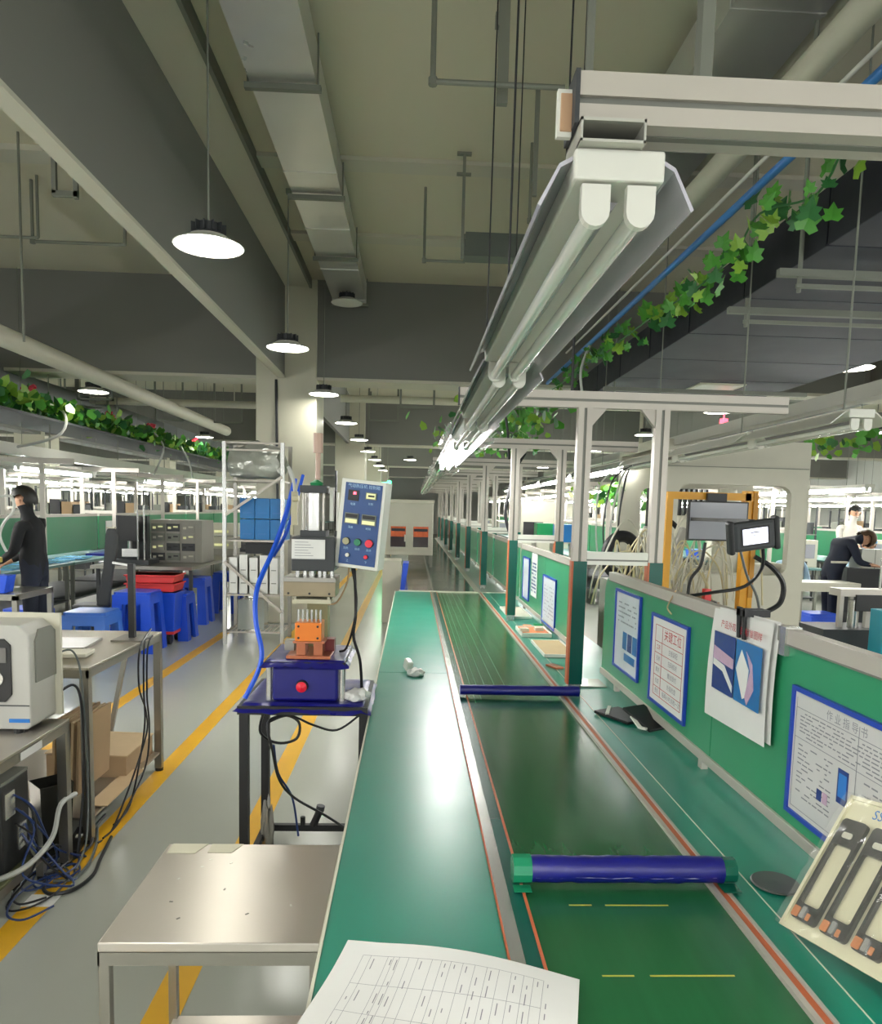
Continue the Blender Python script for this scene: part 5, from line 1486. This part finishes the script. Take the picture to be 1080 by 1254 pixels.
for i, (x, mm, l) in enumerate(((-3.95, NAVYP, 'navy bin on the bench at the left edge'), (-3.5, BLUEP, 'blue bin beside the operator in black'))):
    MB().prism([(x - .16, .822), (x + .16, .822), (x + .19, .97), (x - .19, .97)], 'y', 6.14, 6.28).build('component_bin', mm, label=l, cat='bin', bevel=.006)
obox((-3.72, 6.18, .87), (.03, .03, .09)).build('small_bottle', WHITE, label='small white bottle between the two bins at the left edge', cat='bottle')

# ---------------------------------------------------------------- far end of the conveyor
t = thing('oven_cabinet', 'beige cabinet with two amber windows standing over the far conveyor', 'machine', (-.03, 11.1, 0))
box(-.39, .31, 10.8, 11.6, .92, 1.70).build('housing', BEIGE, t, bevel=.01)
box(-.40, .32, 10.79, 11.61, 1.68, 1.73).build('lid', OFFW, t, bevel=.004)
for x in (-.33, .0):
    f = box(x - .01, x + .27, 10.785, 10.80, 1.0, 1.40).build('door', BEIGE, t)
    box(x + .02, x + .24, 10.78, 10.786, 1.19, 1.34).build('amber_window', WINOR, f)
    box(x + .02, x + .24, 10.78, 10.786, 1.04, 1.19).build('dark_window', mat('window_brown', '2a1610', .12), f)
    box(x + .03, x + .23, 10.776, 10.78, 1.27, 1.31).build('dark_fitting', BLACK, f)
    box(x + (.22 if x < -.1 else .0), x + (.24 if x < -.1 else .02), 10.76, 10.786, 1.12, 1.22).build('handle', OFFW, f)
for x in (-.37, .27):
    for y in (10.85, 11.5):
        box(x, x + .04, y, y + .04, 0, .92).build('leg', BEIGED, t)
MB().box(-.40, -.14, 10.2, 10.7, 0, .88).build('column_box', OFFW, label='white metal box standing left of the conveyor before the amber-window cabinet', cat='box', bevel=.01)
MB().cyl((-.35, 11.0, 1.73), (-.35, 11.0, 1.86), .012, 8).lathe([(.03, 0), (.03, .14), (0, .15)], (-.35, 11.0, 1.86), 12, cap=False).build('signal_lamp', LED_G, label='glowing green signal lamp on top of the amber-window cabinet', cat='lamp')
MB().prism([(-.14, .48), (-.10, .94), (-.03, .94), (-.09, .48)], 'y', 8.9, 9.3).box(-.14, -.02, 8.9, 9.3, 0, .48).build('blue_bin', BLUEP, label='upright blue plastic bin beside the far conveyor', cat='bin')
t = thing('oven_cabinet', 'pale cabinet with dark window seen between the right posts', 'machine', (2.3, 13, 0))
box(1.9, 2.7, 13, 13.9, 0, 1.78).build('housing', BEIGE, t, bevel=.01); box(1.97, 2.32, 12.98, 13.0, 1.12, 1.42).build('dark_window', BLACK, t)
box(2.4, 2.6, 12.98, 13.0, 1.2, 1.4).build('yellow_label', YELF, t)
for i, (x, y, z, mm, l) in enumerate([(1.55, 7.5, 1.3, BLUEC, 'blue crate on the shelf just left of the nearest post'), (1.42, 7.9, 1.3, GREENB, 'green box on the shelf beside the blue crate')]):
    t = thing('shelf_unit', 'small metal stand under the ' + l.split(' on ')[0], 'stand', (x, y, 0))
    for a in (-.1, .1):
        box(x + a - .012, x + a + .012, y - .1, y - .08, 0, z - .01).build('leg', ALU, t)
        box(x + a - .012, x + a + .012, y + .08, y + .1, 0, z - .01).build('leg', ALU, t)
    box(x - .12, x + .12, y - .12, y + .12, z - .01, z).build('shelf', ALU, t)
    box(x - .09, x + .09, y - .1, y + .1, z, z + .18).build('storage_box', mm, label=l, cat='box', bevel=.005)

# ---------------------------------------------------------------- right: the gantry machine and what stands before it
t = thing('gantry_machine', 'large beige machine frame with rounded opening behind the partition at right', 'machine', (2.7, 6.4, 0))
def ring_y(x0, x1, z0, z1, hx0, hx1, hz0, hz1, r, ya, yb):
    m = MB(); O = [(x1, z1), (x0, z1), (x0, z0), (x1, z0)]
    I = rrect(hx0, hx1, hz0, hz1, r, 4)
    n = len(I)
    # corner of the outer rectangle matching each corner arc
    oc = [(x1, z1)] * 5 + [(x0, z1)] * 5 + [(x0, z0)] * 5 + [(x1, z0)] * 5
    vs = [(p[0], y_, p[1]) for y_ in (ya, yb) for p in I] + [(p[0], y_, p[1]) for y_ in (ya, yb) for p in oc]
    fs = []
    for i in range(n):
        j = (i + 1) % n
        fs.append((i, j, j + n, i + n))
        fs.append((2 * n + i, 2 * n + j, j, i)); fs.append((n + i, n + j, 3 * n + j, 3 * n + i))
        fs.append((2 * n + i, 3 * n + i, 3 * n + j, 2 * n + j))
    fs = [f for f in fs if len({tuple(vs[i]) for i in f}) > 2]
    m.add(vs, fs)
    return m
ring_y(1.98, 3.27, .9, 2.22, 2.18, 3.13, 1.12, 1.86, .09, 6.0, 6.08).build('front_frame', BEIGE, t)
ring_y(1.98, 3.27, .9, 2.22, 2.18, 3.13, 1.12, 1.86, .09, 7.0, 7.08).build('rear_frame', BEIGE, t)
box(1.98, 3.27, 6.08, 7.0, 2.14, 2.22).build('top_cover', BEIGE, t); box(1.98, 3.27, 6.0, 7.08, .1, .9).build('base_cabinet', BEIGE, t)
box(3.2, 3.27, 6.08, 7.0, .9, 1.2).build('side_panel', BEIGE, t)
box(1.99, 3.26, 5.99, 6.0, 2.0, 2.006).build('panel_seam', GREYM, t)
MB().cyl((2.85, 6.6, .9), (2.85, 6.6, 1.75), .11, 18).cyl((2.85, 6.6, 1.75), (2.85, 6.6, 1.85), .08, 18).build('robot_column', OFFW, t, smooth=True)
MB().box(2.4, 2.9, 6.5, 6.7, 1.45, 1.6).cyl((2.42, 6.6, 1.1), (2.42, 6.6, 1.6), .05, 14).build('robot_arm', OFFW, t, bevel=.01)
m = MB()
for k in range(12):
    m.box(2.22 + k * .05, 2.245 + k * .05, 6.9, 6.95, 1.45, 1.85)
m.build('cable_chain', BLACK, t)
box(2.2, 3.1, 6.2, 6.9, .9, 1.0).build('work_plate', STEELD, t)
MB().box(2.5, 2.8, 6.15, 6.4, 1.0, 1.12).box(2.9, 3.1, 6.15, 6.4, 1.0, 1.2).build('fixture_block', OFFW, t)
for x in (2.05, 3.15):
    for y in (6.1, 6.95):
        cyl((x, y, 0), (x, y, .1), .035).build('foot', BLACK, t)
t = thing('monitor_gantry', 'orange yellow profile frame carrying the monitor at right', 'frame', (2.0, 4.5, 0))
MB().box(2.05, 2.085, 4.48, 4.54, 0, 1.76).box(2.1, 2.13, 4.48, 4.54, 0, 1.76).box(2.085, 2.1, 4.487, 4.533, 0, 1.76).build('post', YELF, t)
MB().box(1.56, 2.13, 4.48, 4.52, 1.70, 1.745).build('top_bar', YELF, t)
MB().box(1.56, 1.6, 4.48, 4.52, 0, 1.70).build('post', YELF, t)
MB().box(2.10, 2.13, 4.475, 4.48, 1.1, 1.75).build('slot_cover', mat('slot_amber', 'b07a12', .5), t)
t = thing('flat_monitor', 'grey blank monitor with black rim hung on the orange frame', 'monitor', (1.86, 4.42, 1.44))
box(1.675, 2.045, 4.42, 4.45, 1.45, 1.69).build('bezel', BLACK, t, bevel=.003); box(1.685, 2.035, 4.418, 4.421, 1.46, 1.682).build('screen', SCREEN, t)
box(1.8, 1.92, 4.45, 4.48, 1.6, 1.74).build('bracket', BLACK, t)
R_ = Euler((.1, -.16, 0)).to_matrix()
def tp(m, c, s, mi=0):
    cc = Vector((1.705, 3.62, 1.51)) + R_ @ Vector(c)
    return m.obox(cc, s, R_, mi)
t = thing('teach_pendant', 'black handheld controller with bright white screen hanging before the monitor', 'controller', (1.705, 3.62, 1.40))
tp(MB(), (0, 0, 0), (.215, .05, .15)).build('body', DGREY, t, bevel=.018)
for a in (-.115, .115):
    tp(MB(), (a, 0, 0), (.03, .055, .17)).build('grip', BLACK, t, bevel=.012)
tp(MB(), (0, -.027, .0), (.125, .003, .078)).build('screen', SCREENW, t)
tp(MB(), (0, -.026, .0), (.145, .003, .098)).build('screen_bezel', BLACK, t)
m = MB(); tp(m, (0, -.029, .02), (.05, .001, .006)); tp(m, (0, -.029, .005), (.03, .001, .004)); m.build('print', INK, t)
MB().box(1.69, 1.72, 3.64, 4.48, 1.57, 1.59).build('holder_arm', BLACK, t)
tube([(1.78, 3.66, 1.44), (1.80, 3.7, 1.34), (1.74, 3.75, 1.24), (1.6, 3.8, 1.20), (1.45, 3.9, 1.16)], .009).build('black_cable', CABLEK, label='curly black cable below the handheld controller', cat='cable')
tube([(2.1, 4.42, 1.36), (2.2, 4.4, 1.3), (2.28, 4.4, 1.2), (2.27, 4.4, 1.08), (2.18, 4.4, 1.02)], .016).build('black_cable', CABLEK, label='thick black cable arc right of the orange post', cat='cable')
tube([(1.78, 4.4, 1.44), (1.76, 4.4, 1.3), (1.70, 4.4, 1.2), (1.69, 4.4, 1.0)], .010).build('black_cable', CABLEK, label='black cable dropping from under the monitor', cat='cable')
tube([(2.0, 4.4, 1.40), (2.05, 4.4, 1.25), (2.12, 4.4, 1.12), (2.15, 4.4, 1.0)], .008).build('grey_cable', MATS['cable_grey'], label='grey cable beside the orange post', cat='cable')
# cream hose thicket
t = thing('hose_bundle', 'thicket of thin cream air hoses behind the partition left of the monitor', 'hoses', (1.6, 4.8, 0))
rr = random.Random(31)
for k in range(46):
    x = 1.45 + rr.random() * .62; y = 4.6 + rr.random() * .6
    z1 = rr.uniform(1.25, 1.62)
    a = rr.uniform(-.2, .2)
    tube([(x, y, 1.0), (x + a * .3, y, 1.0 + (z1 - 1) * .6), (x + a, y + rr.uniform(-.1, .1), z1), (x + a * 1.8, y, z1 - rr.uniform(.05, .25)), (x + a * 2.1, y, 1.02)], .006, 5).build('hose', [CABLEC, CABLEC, OFFW, BEIGE][k % 4], t)
t = thing('valve_manifold', 'tray of pneumatic valves and fittings under the cream hoses', 'machine', (1.8, 4.9, 0))
box(1.42, 2.03, 4.56, 5.3, 0, .95).build('cabinet', BEIGE, t)
for k in range(14):
    x = 1.45 + .04 * k
    box(x, x + .03, 4.6 + .05 * (k % 3), 4.75 + .05 * (k % 3), .95, 1.0 + .1 * rr.random()).build('valve', [OFFW, CARD, BLACK, CHROME, BRASS][k % 5], t)
box(1.86, 1.90, 4.55, 4.6, .95, 1.14).build('red_valve', REDP, t)
# grey folding equipment between the post pair
t = thing('folding_machine', 'grey slanting machine arms standing between the two near posts', 'machine', (1.85, 6.0, 0))
for k, (x, m_) in enumerate(((1.70, BEIGED), (1.80, BEIGE), (1.95, BEIGED))):
    MB().bar((x, 5.75 - .05 * k, 1.05), (x + .17, 5.75 - .05 * k, 1.50), .09, .07).build('arm', m_, t, bevel=.01)
MB().box(1.55, 2.1, 5.5, 5.95, 0, 1.08).build('base', BEIGED, t)
m = MB(); pts = [(1.62 + .12 * math.cos(a), 5.6, 1.28 + .15 * math.sin(a)) for a in [PI * k / 5 for k in range(11)]]
m.tube(pts, .045, 8, True); m.build('black_hose_coil', BLACK, t, smooth=True)
m = MB(); m.tube([(1.95, 5.7, 1.4), (2.0, 5.7, 1.55), (2.08, 5.7, 1.5)], .02, 6, True); m.build('hose', BLACK, t)
MB().cyl((2.1, 7.2, 0), (2.1, 7.2, 1.55), .05, 14).cyl((2.25, 7.4, 0), (2.25, 7.4, 1.75), .06, 14).build('steel_cylinder', CHROME, label='pair of upright pale cylinders behind the near posts', cat='cylinder', smooth=True)
ivy_stuff(2.1, 7.0, 8.4, 1.78, 160, 9, 'leafy plant on top of cylinders behind the near posts', .07, .35)
for i in range(4):
    x = 1.75 + .07 * i
    tube([(2.0, 6.75, 2.05), (x + .03 * math.sin(i), 6.8, 1.9), (x - .04, 6.8, 1.5), (x, 6.8, 1.1)], .009).build('hanging_cable', [CABLEW, CABLEK][i % 2], label=['white', 'black'][i % 2] + ' cable hanging behind the near posts', cat='cable', group='hanging cables behind the near posts')
# right edge foreground machines
t = thing('support_post', 'clamped steel cylinder and dark apparatus at the right edge behind the partition', 'machine', (4.3, 7.0, 0))
box(3.95, 4.9, 6.8, 7.3, 0, .55).build('cabinet', DGREY, t)
cyl((4.32, 6.95, .55), (4.32, 6.95, .82), .05, 16).build('cylinder', CHROME, t, smooth=True)
MB().box(4.15, 4.7, 6.9, 7.1, .86, .93).box(4.18, 4.22, 6.95, 7.0, .55, .86).box(4.45, 4.5, 6.95, 7.0, .55, .86).build('bracket_plate', ALU, t)
MB().box(4.3, 4.62, 6.88, 6.9, .72, .88).build('black_module', BLACK, t)
cyl((4.6, 7.0, .93), (4.6, 7.0, 1.22), .012).build('rod', CHROME, t)
box(4.2, 4.55, 6.3, 6.5, .0, .80).build('teal_crate', TEALB, label='teal crate at the right edge of the photo', cat='crate', bevel=.006)
box(5.2, 7.2, 8.55, 8.62, .5, 1.02).build('dark_screen', BLACK, label='long black panel along the bench at the right edge', cat='panel')
t = thing('white_box', 'white carton the navy worker leans over', 'box', (5.75, 8.9, .95))
box(5.55, 5.90, 8.85, 9.1, 1.0, 1.24).build('carton_body', WHITE, t); box(5.72, 5.725, 8.845, 8.85, 1.0, 1.24).build('fold', GREYM, t)
box(5.5, 6.6, 8.75, 9.25, .0, 1.0).build('bench_cabinet', DGREY, label='dark cabinet under the white carton at right', cat='cabinet')
stool(5.0, 8.75, .42, .46, 'blue plastic stool behind the partition at right near the navy worker')
t = thing('packing_bench', 'cream bench end left of the navy worker', 'bench', (4.75, 8.5, 0))
MB().prism([(4.4, .78), (5.1, .78), (5.1, .88), (4.4, .88)], 'y', 8.1, 8.5).build('bench_top', BEIGE, t)
for x in (4.45, 5.05):
    box(x, x + .04, 8.2, 8.24, 0, .78).build('leg', BEIGED, t)
box(5.15, 5.19, 9.5, 9.54, 0, 2.1).build('slim_post', OFFW, label='white upright post behind the navy worker', cat='post')
MB().cyl((3.95, 9.4, 2.85), (3.95, 9.4, 3.0), .008, 6).lathe([(.05, 0), (.05, .12), (0, .13)], (3.95, 9.4, 2.72), 12, cap=False).build('red_signal', LED_R, label='glowing red signal lamp under the pendant at right', cat='lamp')

box(-4.94, -4.8, 7.4, 38, 2.132, 2.27).build('light_rail', FIXW, label='long white light rail over the row nearest the left aisle', cat='rail')
for k in range(13):
    cyl((-4.87, 7.9 + 2.28 * k, 2.27), (-4.87, 7.9 + 2.28 * k, H), .008, 5).build('hanger_rod', GREYM, label='thin rod holding the long white light rail at left', cat='rod', group='rods of the left light rail')

for i, (y, w_) in enumerate(((9.9, .3), (12.2, .25))):
    box(-4.975, -4.985, y, y + w_, 1.0, 1.28).build('notice_sheet', PAPER, label=['pale notice sheet on the left green partition behind the blue sheets', 'second pale notice sheet further along the left green partition'][i], cat='paper')

# storage racks between the far rows
t = thing('storage_rack', 'x', 'rack', (0, 0, 0))
for x in (-.45, .42):
    for y in (0, .37):
        box(x, x + .03, y, y + .03, 0, 1.85).build('post', DGREY, t)
rr = random.Random(3)
for z in (.3, .8, 1.3, 1.83):
    box(-.45, .45, 0, .4, z - .02, z).build('shelf', GREYM, t)
    if z < 1.8:
        for k in range(4):
            h = rr.uniform(.15, .34)
            box(-.42 + k * .215, -.42 + k * .215 + .19, .05, .35, z, z + h).build('storage_box', [DGREY, BLACK, OFFW, BLUEC, CARD, GREYM][rr.randint(0, 5)], t)
k = 0
rack0 = t
for x, side, n in ((-6.6, 'left', 8), (-10.4, 'left', 6), (7.4, 'right', 6), (10.6, 'right', 6)):
    for q in range(n):
        y = (11.0 if x != 7.4 else 14) + 3.1 * q
        c = rack0 if k == 0 else copy_tree(rack0)
        k += 1
        c.location = (x, y, 0)
        c.rotation_euler = (0, 0, 0)
        c['label'] = ORD[q] + ' dark storage rack from the camera in the ' + ('inner' if abs(x) < 8 else 'outer') + ' gangway at ' + side
        c['group'] = 'storage racks in the far gangways'
